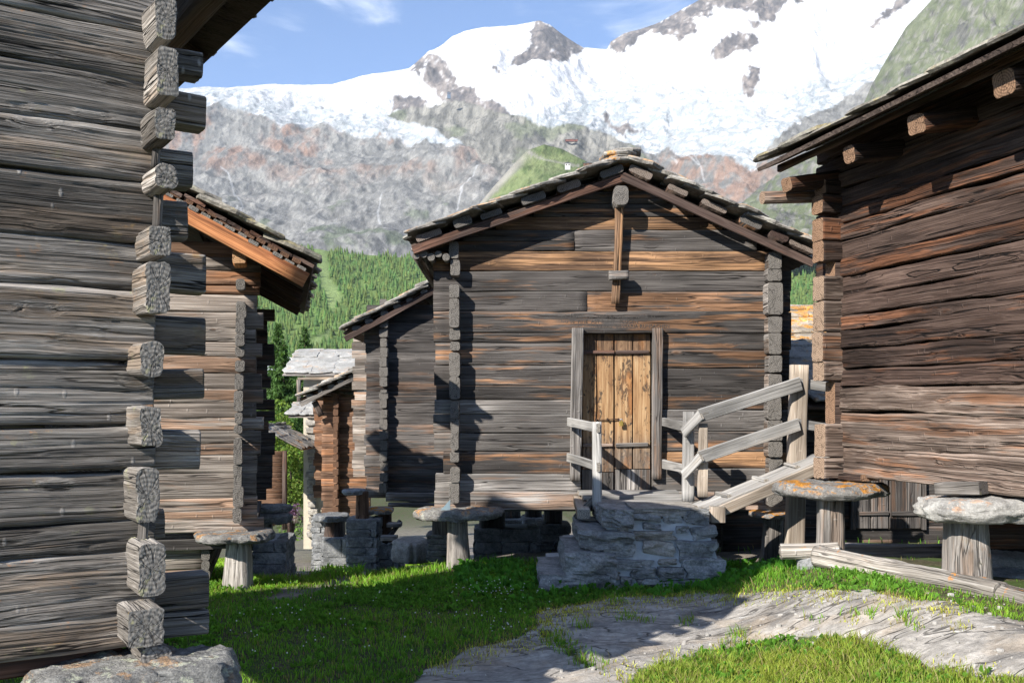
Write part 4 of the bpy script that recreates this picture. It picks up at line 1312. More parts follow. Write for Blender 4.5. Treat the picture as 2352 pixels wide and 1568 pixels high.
# carved writing over the door
def inscription(txt, px0, py, size, sx=1.0):
    cu = bpy.data.curves.new('carved_letters', 'FONT')
    cu.body = txt
    cu.size = size
    cu.extrude = .0006
    cu.space_character = sx
    tmp = bpy.data.objects.new('carved_letters', cu)
    COL.objects.link(tmp)
    bpy.context.view_layer.update()
    me = bpy.data.meshes.new_from_object(tmp.evaluated_get(bpy.context.evaluated_depsgraph_get()))
    bpy.data.objects.remove(tmp)
    me.name = 'carved_letters'
    me.materials.clear()
    me.materials.append(M_CARVE)
    lo = obj('carved_letters', me, barnC, Matrix.Translation((XP(px0, YC), YC - .0135, ZP(py, YC))) @ Matrix.Rotation(math.radians(90), 4, 'X'))
    lo['kind'] = 'stuff'
    return lo
M_CARVE = plain('carved_shadow_wood', (.062, .057, .053), (.048, .044, .041), 30.0, .9)
inscription('HIE STEHT HOT A S  RZKT  FIL  VACHEAURDAS VI S R  URLI HOLT', 1195, 731, .052, 1.05)
inscription('UZ CHURB  UNG SE  FINE  AST RUNT   PLUGEN', 1215, 742, .05, 1.05)
inscription('DASHEROMA  UNIGT ES WIEHIN VAS  OS MARIA RUNSACHEN', 1210, 752.5, .05, 1.05)
# ridge purlin, hanging strut and block
bar('ridge_purlin', barnC, (XP(1425.5, 9.95), 9.93, ZP(449, 9.95)), (XP(1425.5, 9.95) + .03, YC + 4.2, ZP(449, 9.95)), .185, .15, W_STUB, segs=4, ns=(1, 1), nc=3, r=.05, rough=.004, caps=4, capdepth=.004)
bar('strut', barnC, (XP(1415, 10.1), YC - .075, ZP(697, 10.1)), (XP(1422, 10.1), YC - .09, ZP(466, 10.1)), .085, .06, W_MIDWARM, up=(1, 0, 0), segs=14, ns=(0, 1), r=.012, rough=.006)
bar('block', barnC, (XP(1398, 10.05), YC - .13, ZP(632.5, 10.05)), (XP(1443, 10.05), YC - .13, ZP(631, 10.05)), .085, .10, W_MIDLOW, segs=6, nc=2, r=.015, rough=.006)
# roof
RX, RZ = XP(1437, 9.95), ZP(405, 9.95)
LX, LZ = XP(948, 9.95), ZP(575, 9.95)
QX, QZ = XP(1868, 9.95), ZP(605, 9.95)
bar('barge_board', barnC, (LX, 9.95, LZ), (RX - .01, 9.955, RZ - .012), .085, .035, W_BARGE, segs=14, nc=1, r=.006, rough=.003)
bar('barge_board', barnC, (QX, 9.955, QZ), (RX - .04, 9.95, RZ + .0), .085, .035, W_BARGE, segs=14, nc=1, r=.006, rough=.003)
for (ex, ez) in ((LX - .03, LZ), (QX + .05, QZ)):
    d = Vector((ex - RX, 0, ez - RZ))
    A = Vector((RX, 9.90, RZ + .06))
    roof_plane(barnC, A, (0, 1, 0), d, 4.75, d.length, W_UNDER, S_SLATE, lift=.078, course=.22, w=(.34, .66), st=(.024, .046), inset=.22, edge=.075, lim=150)
    L_ = d.length
    dn = d.normalized()
    nr = Vector((-dn.z, 0, dn.x)) if dn.x > 0 else Vector((dn.z, 0, -dn.x))
    s = .12
    while s < L_:                                    # split poles that carry the slates; their ends show above the barge board
        w_, h_ = rng.uniform(.15, .30), rng.uniform(.045, .085)
        A2 = Vector((RX, 9.90 + rng.uniform(-.015, .03), RZ)) + dn * s + nr * (.055 + h_ * .45)
        bar('batten', barnC, A2, A2 + Vector((0, 4.6, 0)), h_, w_, rng.choice((W_UNDER, W_UNDER, W_BARGE, W_MID)), up=nr, segs=2, ns=(0, 0), nc=2, r=h_ * .30, rough=.008, caps=2)
        s += w_ + rng.uniform(.06, .26)
ms = slate_set(S_SLATE)
yy = 9.86
ro = [o for o in barnC.children if o.name.startswith('roof')][0]
while yy < 14.4:
    for k in range(4 if yy < 10.2 else 3):
        w_ = rng.uniform(.30, .42) * (1 - .12 * k)
        obj('ridge_slate', rng.choice(slate_set(S_RIDGE)), ro, mat4(Vector((w_ * 1.25, 0, rng.uniform(-.03, .03))), Vector((0, rng.uniform(.42, .55), 0)), Vector((0, 0, rng.uniform(.028, .042))), Vector((RX - .02 + rng.uniform(-.05, .05), yy + .2, RZ + .145 + k * .036))))
    yy += .42
for q in range(5):                                   # heavy eave logs on the shaded side
    bar('eave_log', barnC, (LX + .03 + q * .075, 9.97 + q * .012, LZ - .06 - .0 * q + (q % 2) * .03), (LX + .03 + q * .075, YC + 4.4, LZ - .06 + (q % 2) * .03), .075, .07, W_STUB, segs=3, nc=3, r=.03)

def cstaddle(label, px, py, Y, rx, ry, h, mat, pf, pt, w0, w1, seed):
    a, b = P(*pf, Y), P(*pt, Y)
    staddle(1, label, P(px, py, Y), rx, ry, h, mat, (a.x, a.y, a.z - .08), b, w0, w1, .1, seed)
cstaddle('thick grey stone cap on a post under the left front corner of the middle barn', 1052, 1164, 10.12, .445, .34, .115, S_SLAB, (1054, 1297), (1050, 1190), .25, .20, 12)
cstaddle('thin stone cap on a leaning post under the right front corner of the middle barn', 1775, 1172, 10.15, .245, .3, .06, S_SLABO, (1770, 1300), (1776, 1185), .20, .19, 13)
sp = empty('slate_offcut', P(1025, 1165, 9.95), 'pointed blue grey slate offcut standing on the stone cap of the middle barn', 'slate')
sv = [P(1008, 1175, 9.86), P(1034, 1172, 9.90), P(1034, 1147, 9.90)]
sv = sv + [v + Vector((0, .02, 0)) for v in sv]
obj('shard', new_mesh('shard', sv, [(0, 1, 2), (5, 4, 3), (0, 3, 4, 1), (1, 4, 5, 2), (2, 5, 3, 0)], M_GLASSY, False), sp)

# what stands below the floor of the middle barn
ped = empty('stone_pedestal', P(1080, 1285, 12.2), 'block stone pedestal with a thick post in the dark under the middle barn', 'pedestal', 'rear supports of the middle barn')
masonry(ped, P(1092, 1300, 12.2), (1, 0, 0), (0, 1, 0), .75, .6, .46, S_WALL, sz=(.25, .42), rh=(.12, .2))
post('post', ped, P(1131, 1240, 12.4), P(1131, 1170, 12.4), .34, .3, W_FARG)
for i, (px0, px1, ytop, Y, lab) in enumerate([(1150, 1202, 1192, 15.5, 'pale rubble stone pier seen under the middle barn'), (1205, 1248, 1190, 14.6, 'narrow rubble stone pier beside the pale one under the middle barn'),
                                              (1240, 1305, 1205, 13.2, 'dark broad rubble stone pier behind the steps under the middle barn')]):
    e = empty('stone_pier', P(px0, 1300, Y), lab, 'stone pier')
    g = float(np.ravel(gz(XP(px0, Y), Y))[0]) - .1
    masonry(e, (XP(px0, Y), Y, g), (1, 0, 0), (0, 1, 0), XP(px1, Y) - XP(px0, Y), .6, ZP(ytop, Y) - g, S_WALL, sz=(.14, .34), rh=(.09, .16))
    post('post', e, (XP((px0 + px1) / 2, Y), Y + .3, ZP(ytop, Y)), (XP((px0 + px1) / 2, Y), Y + .3, ZP(ytop, Y) + .35), .26, .24, W_FARG)
rp = empty('stone_pier', P(1010, 1290, 10.9), 'small rubble pier with lichen behind the left post of the middle barn', 'stone pier')
masonry(rp, P(985, 1290, 11.0), (1, 0, 0), (0, 1, 0), .28, .4, ZP(1226, 11.0) - ZP(1290, 11.0), S_WALL, sz=(.12, .26), rh=(.05, .08))
post('post', rp, P(1013, 1232, 11.1), P(1013, 1180, 11.1), .2, .17, W_POST)
# ------------------------------------------------------------------ stone steps at the door
st = empty('stone_steps', (1.0, 8.9, 0), 'grey rubble stone steps with pale mortar below the plank door', 'steps')
SX = lambda px: XP(px, 8.85)
SZ = lambda py: ZP(py, 8.85)
def prism(poly, y0, y1):
    n = len(poly)
    v = [(x, y0, z) for x, z in poly] + [(x, y1, z) for x, z in poly]
    f = [tuple(range(n)), tuple(range(2 * n - 1, n - 1, -1))] + [(i, i + n, (i + 1) % n + n, (i + 1) % n) for i in range(n)]
    return v, f
core = [(SX(1262), -.2), (SX(1668), -.2), (SX(1636), .25), (SX(1612), SZ(1186)), (SX(1392), SZ(1186)), (SX(1388), SZ(1222)), (SX(1345), SZ(1224)), (SX(1340), SZ(1262)), (SX(1306), SZ(1264)), (SX(1300), SZ(1308)), (SX(1262), SZ(1310))]
v, f = prism(core, 8.74, 9.9)
v = [(x, y - .24 * max(0, 1 - max(z, 0) / .66) if y < 9 else y, z) for x, y, z in v]
cm = new_mesh('mortar', v, f, M_MORTAR, False)
obj('mortar', cm, st)
def block(name, px0, px1, py0, py1, y0, y1, mat, seed, tilt=0.0, n=10, amp=.085, sq=.09):
    vv, ff = rough_stone(seed, n, amp, sq)
    x0, x1, z0, z1 = SX(px0), SX(px1), SZ(py1), SZ(py0)
    k = 1.0
    if name == 'stone':
        fw = .24 * max(0, 1 - max((z0 + z1) / 2, 0) / .66)
        y0, y1 = y0 - fw, y1 - fw
    M = Matrix.Translation(((x0 + x1) / 2, (y0 + y1) / 2, (z0 + z1) / 2)) @ Matrix.Rotation(tilt, 4, 'Y') @ Matrix.Diagonal(((x1 - x0) * k, y1 - y0, (z1 - z0) * k, 1))
    return obj(name, new_mesh(name, vv, ff, mat, False), st, M)
block('step', 1240, 1385, 1303, 1350, 8.42, 9.5, S_STEP, 41, .02)
block('step', 1292, 1408, 1255, 1318, 8.46, 9.5, S_STEP, 42, .05)
block('step', 1326, 1446, 1211, 1252, 8.54, 9.6, S_STEP, 43, .06)
block('step', 1376, 1450, 1163, 1205, 8.60, 9.5, S_STEP, 44, .08)
for i, (a, b, c, d, m) in enumerate([(1432, 1512, 1176, 1192, S_STEP), (1515, 1560, 1174, 1196, S_STEP), (1564, 1622, 1168, 1200, S_STEP), (1398, 1440, 1186, 1196, S_STEP),
                                     (1378, 1448, 1236, 1268, S_STEP), (1448, 1540, 1212, 1234, S_STEPB), (1470, 1512, 1196, 1210, S_STEP), (1545, 1572, 1202, 1218, S_STEP),
                                     (1396, 1486, 1272, 1292, S_STEP), (1470, 1540, 1236, 1264, S_STEPB), (1546, 1636, 1232, 1268, S_STEP), (1580, 1634, 1204, 1230, S_STEP),
                                     (1440, 1496, 1292, 1310, S_STEP), (1500, 1542, 1272, 1284, S_STEPB), (1548, 1574, 1268, 1280, S_STEP), (1560, 1650, 1270, 1315, S_STEP), (1500, 1556, 1288, 1312, S_STEP),
                                     (1412, 1436, 1204, 1222, S_STEPB), (1352, 1384, 1240, 1258, S_STEP), (1376, 1414, 1300, 1316, S_STEPB), (1416, 1440, 1310, 1328, S_STEP), (1450, 1500, 1314, 1334, S_STEP), (1505, 1600, 1316, 1336, S_STEP)]):
    block('stone', a, b, c, d, 8.69 + rng.uniform(-.015, .02), 8.95, m, 50 + i, rng.uniform(-.12, .12), 8, .17, .20)
block('cap_stone', 1448, 1600, 1162, 1180, 8.70, 9.25, S_STEPB, 47, 0, 10, .05, .05)

# ------------------------------------------------------------------ platform in front of the door, with its left rail
pf = empty('door_platform', (1.0, 9.5, .6), 'silver grey plank landing in front of the barn door with a short left rail', 'platform')
pls = [(9.06, 9.33, 1368, 1600, .665), (9.35, 9.62, 1352, 1590, .69), (9.64, 9.90, 1340, 1580, .715), (9.91, 10.15, 1330, 1560, .735)]
for (y0, y1, xa, xb, z) in pls:
    bar('plank', pf, (XP(xa, y0), (y0 + y1) / 2, z - .02), (XP(xb, y0), (y0 + y1) / 2, z - .02), .04, y1 - y0, W_NEW, segs=10, ns=(2, 0), nc=1, r=.006, rough=.004)
bar('bearer', pf, (XP(1338, 9.3), 9.1, .605), (XP(1330, 10.1), 10.14, .65), .085, .12, W_NEWTAN, segs=6, r=.008)
bar('bearer', pf, (XP(1570, 9.3), 9.2, .60), (XP(1570, 9.3), 10.14, .65), .085, .12, W_NEWTAN, segs=6, r=.008)
YP = 9.28
post('post', pf, (XP(1372, YP), YP - .02, ZP(1168, YP)), (XP(1370, YP), YP - .02, ZP(968, YP)), .095, .085, W_NEW, dep=.085, r=.018, fib=.002, rough=.006)
bar('rail', pf, (XP(1306, 10.08), 10.06, ZP(969, 10.08)), (XP(1374, YP), YP - .075, ZP(982, YP)), .085, .03, W_NEW, segs=6, nc=1, r=.005)
bar('rail', pf, (XP(1305, 10.08), 10.06, ZP(1049, 10.08)), (XP(1374, YP), YP - .075, ZP(1072, YP)), .085, .03, W_NEW, segs=6, nc=1, r=.005)
bar('brace', pf, (XP(1322, 9.5), 9.42, ZP(1186, 9.5)), (XP(1366, YP), YP + .01, ZP(1146, YP)), .055, .05, W_POST, segs=4, nc=1, r=.006)
bar('brace', pf, (XP(1318, 9.5), 9.45, ZP(1189, 9.5)), (XP(1382, YP), YP - .02, ZP(1190, YP)), .035, .06, W_POST, segs=4, nc=1, r=.005)

# ------------------------------------------------------------------ ramp to the brown barn
rm = empty('plank_ramp', (2.0, 9.2, .6), 'silver grey plank ramp with two sloping handrails rising to the brown barn', 'ramp')
A0, B0 = P(1584, 1163, 9.30), P(1868, 1046, 9.55)
A1, B1 = P(1628, 1172, 8.98), P(1905, 1052, 9.22)
for k in range(2):
    t0 = .06 + k * .5
    q0 = A0.lerp(A1, t0 + .22); q1 = B0.lerp(B1, t0 + .22)
    bar('plank', rm, q0, q1, .045, (A0 - A1).length * .47, W_NEW, segs=12, ns=(1, 0), nc=1, r=.006, rough=.003)
bar('edge_board', rm, A1 + Vector((-.02, -.03, -.05)), B1 + Vector((0, -.03, -.05)), .10, .035, W_NEWTAN, segs=8, nc=1, r=.005)
for t in (.20, .50, .76):
    q0, q1 = A0.lerp(B0, t), A1.lerp(B1, t - .02)
    q0, q1 = q0.lerp(q1, .12) + Vector((0, 0, .038)), q0.lerp(q1, .92) + Vector((0, 0, .038))
    bar('cleat', rm, q0, q1, .03, .045, W_NEW, segs=3, nc=1, r=.006)
bar('block', rm, P(1648, 1162, 8.95), P(1648, 1198, 8.95), .13, .12, W_NEWTAN, up=(.92, 0, .38), segs=3, nc=1, r=.008)
post('post', rm, P(1580, 1150, 9.42), P(1582, 945, 9.42), .105, .10, W_NEW, dep=.10, r=.015, rough=.005)
post('post', rm, P(1613, 1140, 9.22), P(1615, 972, 9.22), .085, .08, W_NEWTAN, dep=.07, r=.008, rough=.003)
a, b = P(1822, 1300, 9.5), P(1835, 838, 9.5)
post('corner_post', rm, (a.x, a.y, -.15), b, .165, .16, W_NEWTAN, dep=.12, segs=24, r=.015, rough=.006)
for (xa, ya, xb, yb, Ya, Yb, h) in [(1606, 948, 1838, 880, 9.14, 9.40, .125), (1606, 1044, 1834, 974, 9.14, 9.40, .12)]:
    bar('rail', rm, P(xa, ya + 7, Ya), P(xb, yb + 0, Yb), h, .03, W_NEW, segs=10, nc=1, r=.005, rough=.002)
    bar('rail', rm, P(xa - 36, ya + 46, 9.32), P(xa + 4, ya + 3, Ya - .02), h * .86, .028, W_NEW, segs=4, nc=1, r=.005, rough=.002)
    bar('rail', rm, P(1524, ya + 21, 10.12), P(1572, ya + 32, 9.50), .085, .03, W_NEW, segs=4, nc=1, r=.005)
    bar('rail', rm, P(xb - 4, yb - 2, 9.44), P(1905, yb + 9, 9.6), h * .8, .03, W_NEW, segs=4, nc=1, r=.005)

# ------------------------------------------------------------------ the brown barn on the right
c3, w3, n3 = (2.57, 8.0), (.284, -.959), (-.959, -.284)
R3 = lambda t, nn, z: V2(c3, w3, n3, t, nn, z)
barnR = empty('log_barn', R3(.6, -.5, 1.0), 'dark red brown log barn on stone capped posts with square beam ends under its eave', 'barn')
rowsR = [330, 366, 404, 443, 485, 521, 557, 601, 640, 688, 730, 762, 804, 849, 888, 946, 1022, 1088]
for i in range(len(rowsR) - 1):
    z1, z0 = ZP(rowsR[i], 8.0), ZP(rowsR[i + 1], 8.0)
    sag = (i - 8) * .003
    mt = W_BROWNLOW if i >= 14 else W_BROWN
    bar('log', barnR, R3(-.22 if i < 10 else -.05, -.075 + rng.uniform(-.012, .014), (z0 + z1) / 2), R3(3.9, -.075 + rng.uniform(-.012, .014), (z0 + z1) / 2 - sag), z1 - z0 - .004, .15, mt,
        xs=np.concatenate([np.linspace(0, 2.4, 90), np.linspace(2.5, 3.95, 5)]), ns=(1, 7), nc=2, r=.016, rough=.010, wave=.016, fib=.0055, caps=2)
for (y0, y1, xl) in [(418, 452, 1856), (452, 497, 1858), (505, 557, 1856), (557, 602, 1855), (637, 693, 1856), (693, 761, 1857), (764, 832, 1857), (830, 876, 1858), (972, 1048, 1856), (1048, 1098, 1858)]:
    nn = .165 + rng.uniform(-.02, .015)
    z1, z0 = ZP(y0, 7.95), ZP(y1, 7.95)
    bar('cross_log', barnR, R3(.06, nn, (z0 + z1) / 2), R3(.06, -3.0, (z0 + z1) / 2), z1 - z0 - .004, .15, W_BROWNLOW if y0 > 600 else W_BROWN, xs=np.concatenate([np.linspace(0, .24, 12), [1.0, 3.1]]), ns=(2, 4), nc=3, r=.02,
        rough=.009, fib=.004, caps=4, capdepth=.003)
for (y0, y1) in [(602, 637), (876, 972)]:
    z1, z0 = ZP(y0, 7.95), ZP(y1, 7.95)
    bar('cross_log', barnR, R3(.05, .05, (z0 + z1) / 2), R3(.05, -3.0, (z0 + z1) / 2), z1 - z0, .13, W_BROWN, segs=6, ns=(1, 3), nc=2, r=.015, rough=.008)
for q in range(12):
    bar('cross_log', barnR, R3(3.8, .12, 1.15 + q * .2), R3(3.8, -3.0, 1.15 + q * .2), .2, .14, W_BROWN, segs=4)
    bar('log', barnR, R3(-.2, -3.0, 1.15 + q * .2), R3(3.9, -3.0, 1.15 + q * .2), .2, .14, W_BROWN, segs=4)
obj('floor', new_mesh('floor', *box_geo(.08, 3.8, .10, 2.95, 1.06, 1.14), W_UNDER, False), barnR, mat4(Vector((w3[0], w3[1], 0)), Vector((-n3[0], -n3[1], 0)), Vector((0, 0, 1)), Vector((c3[0], c3[1], 0))))
for (t, z, nn, hh) in [(1.531, 3.41, .42, .14), (2.254, 3.45, .40, .145), (.819, 3.385, .42, .11), (.04, 3.33, .44, .12), (3.0, 3.47, .42, .14)]:
    bar('rafter_end', barnR, R3(t, nn, z), R3(t, -2.5, z + .5), hh, hh * 1.15, W_BROWN, xs=np.concatenate([np.linspace(0, .5, 12), [1.5, (R3(t, nn, z) - R3(t, -2.5, z + .5)).length]]), ns=(2, 2), nc=3, r=.03,
        rough=.010, wave=.01, fib=.004, caps=4, capdepth=.003)
bar('purlin', barnR, R3(-.12, .56, 3.255), R3(-.02, -1.5, 3.40), .10, .10, W_BROWNLOW, segs=6, nc=4, r=.049, caps=2)
ez = 3.485
ridge = R3(-.20, -1.9, ez + 2.46 * .42)
edr = Vector((n3[0] * 2.46, n3[1] * 2.46, -2.46 * .42))
rr0 = roof_plane(barnR, ridge, (w3[0], w3[1], .03), edr, 4.3, edr.length, W_UNDER, S_SLATEM, lift=.035, course=.32, w=(.3, .6), st=(.026, .045), inset=.0, edge=.06, board_w=.24)
bar('eave_board', barnR, R3(-.2, .36, ez + .03), R3(4.1, .36, ez + .15), .05, .04, W_UNDER, segs=12, nc=1, r=.006, rough=.006, wave=.012)
edr2 = Vector((-n3[0] * 2.0, -n3[1] * 2.0, -.84))
roof_plane(barnR, ridge, (w3[0], w3[1], .03), edr2, 4.3, edr2.length, W_UNDER, S_SLATEM, lift=.035, course=.5, w=(.5, .8), inset=.0)

s1 = R3(.12, .06, 0)
staddle(1, 'orange lichened stone cap at the near corner of the brown barn', (s1.x - .02, s1.y - .05, ZP(1108, 7.72)), .44, .36, .115, S_SLABO, (P(1905, 1262, 7.72).x, 7.72, ZP(1275, 7.72)), (P(1908, 1140, 7.72).x, 7.72, ZP(1140, 7.72)), .205, .185, -.2, 21)
pk = empty('packing_block', s1, 'dark wooden packing block between the orange stone cap and the brown barn', 'block')
bar('block', pk, R3(.0, -.05, ZP(1098, 7.8)), R3(.42, -.05, ZP(1097, 7.6)), .055, .16, W_BROWN, segs=4, r=.01, rough=.01)
s2 = R3(1.53, .02, 0)
staddle(1, 'large pale stone cap on a flared grey post under the brown barn', (s2.x + .20, s2.y - .02, ZP(1138, 6.5)), .52, .36, .16, S_SLABW, (P(2222, 1345, 6.5).x, 6.5, ZP(1358, 6.5)), (P(2217, 1170, 6.5).x, 6.5, ZP(1175, 6.5)), .285, .225, .1, 22)
pk = empty('packing_block', s2, 'grey wooden packing block on the pale stone cap under the brown barn', 'block')
bar('block', pk, P(2160, 1120, 6.55), P(2262, 1119, 6.35), .085, .2, W_POST, segs=6, r=.015, rough=.01, fib=.003)
for (t, nn) in ((1.6, -2.7), (.2, -2.7)):
    q = R3(t, nn, 0)
    g = float(np.ravel(gz(q.x, q.y))[0])
    staddle(1, ('pale stone capped post at the far side behind the flared post', 'far stone capped post behind the orange stone cap')[int(t < 1)], (q.x, q.y, 1.05), .4, .36, .1, S_SLABW, (q.x, q.y, g - .1), (q.x, q.y, .98), .24, .2, 0, 23 + int(t * 3))

# fallen logs lying along the foot of the brown barn
lg = empty('fallen_log', P(1840, 1275, 7.6), 'short weathered round log lying against the first post of the brown barn', 'log')
bar('trunk', lg, P(1793, 1268, 7.62), P(1925, 1262, 7.55), .125, .13, W_LOGRAIL, segs=26, ns=(2, 2), nc=5, r=.06, rough=.014, wave=.014, fib=.004, caps=5, capdepth=.016)
lg = empty('fallen_log', P(2100, 1320, 6.6), 'long split weathered log with orange lichen sloping along the brown barn', 'log')
bar('trunk', lg, P(1880, 1276, 7.45), P(2300, 1362, 6.05), .15, .15, W_LOGRAIL, segs=70, ns=(2, 3), nc=4, r=.06, rough=.014, wave=.02, fib=.005, caps=3, capdepth=.014)
lg = empty('fallen_log', P(2300, 1375, 5.9), 'pale lichened log end lying lowest beside the large stone post', 'log')
bar('trunk', lg, P(2236, 1352, 6.30), P(2480, 1420, 5.55), .16, .17, W_LOGRAIL, segs=50, ns=(2, 3), nc=4, r=.06, rough=.014, wave=.014, fib=.005, caps=3, capdepth=.014)
lg = empty('square_beam', P(2050, 1265, 9.0), 'square brown beam lying on the ground behind the brown barn posts', 'beam')
bar('beam', lg, P(1936, 1266, 8.9), P(2175, 1264, 8.7), .125, .13, W_POST, segs=30, ns=(1, 3), nc=2, r=.015, rough=.01, wave=.012, fib=.003)
bar('beam', lg, P(2182, 1262, 8.6), P(2420, 1255, 8.2), .16, .14, W_BROWN, segs=20, ns=(1, 3), nc=2, r=.02, rough=.01, wave=.012)
lg = empty('round_log', P(2300, 1200, 7.0), 'dark round log wedged under the pale stone cap beside the flared post', 'log')
bar('trunk', lg, P(2264, 1226, 7.05), P(2460, 1222, 6.9), .2, .22, W_BROWN, segs=14, nc=5, r=.095, rough=.012, wave=.012, caps=3)
for k, (px, py, Y, rx, h) in enumerate([(2310, 1290, 7.3, .22, .18), (2275, 1330, 7.0, .2, .16), (2360, 1330, 6.9, .25, .2)]):
    e = empty('rubble_stone', P(px, py, Y), ('brown boulder under the dark log beside the flared post', 'small stone at the foot of the flared post', 'rounded stone behind the lichened log end')[k], 'stone')
    slab('boulder', e, P(px, py - 20, Y), rx, .25, h * 1.6, S_WALL if k else S_STEPB, k, 60 + k)
e = empty('footing_stone', P(1925, 1300, 7.6), 'flat footing stone under the first post of the brown barn', 'stone')
slab('boulder', e, P(1905, 1274, 7.62), .24, .24, .15, S_WALL, 0, 70)

# ------------------------------------------------------------------ shuttered house behind, seen below the brown barn
hs = empty('log_house', P(2030, 1290, 11.6), 'dark blue grey log house with closed plank shutters behind the brown barn', 'house')
YH = 11.7
for i, y in enumerate(range(930, 1300, 28)):
    z0, z1 = ZP(y + 28, YH), ZP(y, YH)
    bar('log', hs, (XP(1660, YH), YH + .06 + rng.uniform(-.01, .01), (z0 + z1) / 2), (XP(2600, YH), YH + .06, (z0 + z1) / 2), z1 - z0 + .003, .12, W_FARG, segs=20, ns=(0, 2), r=.012, rough=.005)
for q in range(6):
    bar('log', hs, (XP(1660, YH), YH + 3, -.3 + q * .45), (XP(2600, YH), YH + 3, -.3 + q * .45), .44, .12, W_FARG, segs=2)
hw = obj('window', new_mesh('window', *box_geo(XP(1950, YH), XP(2122, YH), YH - .03, YH + .02, ZP(1214, YH), ZP(1086, YH)), W_UNDER, False), hs)
for (xa, xb) in ((1962, 1996), (1997, 2036), (2040, 2080), (2081, 2112)):
    xm = (XP(xa, YH) + XP(xb, YH)) / 2
    bar('shutter_board', hw, (xm, YH - .045, ZP(1211, YH)), (xm, YH - .045, ZP(1088, YH)), XP(xb, YH) - XP(xa, YH) - .006, .03, W_FARG, up=(1, 0, 0), segs=6, ns=(0, 1), nc=1, r=.004)
for (xa, xb) in ((1968, 2035), (2042, 2110)):
    bar('shutter_batten', hw, (XP(xa, YH), YH - .075, ZP(1177, YH)), (XP(xb, YH), YH - .075, ZP(1176, YH)), .045, .03, W_FARG, segs=3, nc=1, r=.004)
for (xa, xb, ya, yb) in ((1950, 1960, 1086, 1214), (2113, 2122, 1086, 1214)):
    xm = (XP(xa, YH) + XP(xb, YH)) / 2
    bar('window_frame', hw, (xm, YH - .05, ZP(yb, YH)), (xm, YH - .05, ZP(ya, YH)), XP(xb, YH) - XP(xa, YH), .06, W_FARG, up=(1, 0, 0), segs=3, nc=1, r=.004)
hz = ZP(930, YH)
ra = Vector((XP(1640, YH), YH + 1.5, hz + .75))
d_ = Vector((0, -1.9, -.8))
roof_plane(hs, ra, (1, 0, 0), d_, 4.9, d_.length, W_UNDER, S_SLATE, course=.45, w=(.45, .7))
d_ = Vector((0, 1.9, -.8))
roof_plane(hs, ra, (1, 0, 0), d_, 4.9, d_.length, W_UNDER, S_SLATE, course=.6, w=(.6, .8))

# slate roof glimpsed between the middle and the brown barn
sb = empty('slate_roof_barn', P(1835, 1000, 15.5), 'low barn with ochre lichened slate roof in the gap beside the brown barn', 'barn')
YB = 15.5
ra = Vector((XP(1790, YB) - .2, YB + 1.3, ZP(718, YB + 1.3)))
d_ = Vector((0, -2.2, -(ZP(718, YB + 1.3) - ZP(838, YB - .9))))
roof_plane(sb, ra, (1, 0, 0), d_, 1.9, d_.length, W_UNDER, stone('stone_ochre_slate', (.20, .17, .13), (.42, .36, .28), (.55, .27, .06), .9, (.46, .42, .34), .4, 1.0, False, .012, .2), course=.20, w=(.3, .6), st=(.03, .06))
d_ = Vector((0, 2.0, -1.0))
roof_plane(sb, ra, (1, 0, 0), d_, 1.9, d_.length, W_UNDER, S_SLATE, course=.45, w=(.5, .8))
for q in range(9):
    z = ZP(838, YB - .9) - .1 - q * .16
    bar('log', sb, (XP(1790, YB) - .1, YB - .6, z), (XP(1890, YB) + .9, YB - .6, z), .158, .12, W_FARB, segs=6, ns=(0, 1))

# ------------------------------------------------------------------ barns farther down the lane
def far_barn(root, Y, stub, ext_l, right, rows, mats, depth=3.6, p=.16, rear_ext=None, two=None):
    for i in range(len(rows) - 1):
        z1, z0 = ZP(rows[i], Y), ZP(rows[i + 1], Y)
        xl = XP(ext_l + rng.uniform(-3, 3), Y)
        bar('log', root, (xl, Y + .06 + rng.uniform(-.01, .012), (z0 + z1) / 2), (XP(right, Y), Y + .06, (z0 + z1) / 2), z1 - z0 + .003, .12, mats[0], segs=12, ns=(0, 2), r=.014, rough=.007, wave=.008)
        zz = (z0 + z1) / 2 + (z1 - z0) * .5
        pp = p + rng.uniform(-.03, .03)
        x0, x1 = XP(stub[0] + rng.uniform(-1.5, 1.5), Y - pp), XP(stub[1] + rng.uniform(-1.5, 1.5), Y - pp)
        bar('cross_log', root, ((x0 + x1) / 2, Y - pp, zz), ((x0 + x1) / 2, Y + depth, zz), (z1 - z0) * rng.uniform(.8, .98), x1 - x0, mats[1], segs=3, ns=(0, 1), nc=3, r=.022, rough=.007, caps=2)
        if rear_ext:
            Yr = Y + depth - .2
            bar('log', root, (XP(rear_ext + rng.uniform(-4, 4), Yr), Yr, zz), (XP(right, Y), Yr, zz), z1 - z0, .12, mats[2], segs=4, ns=(0, 1), r=.014, rough=.007)

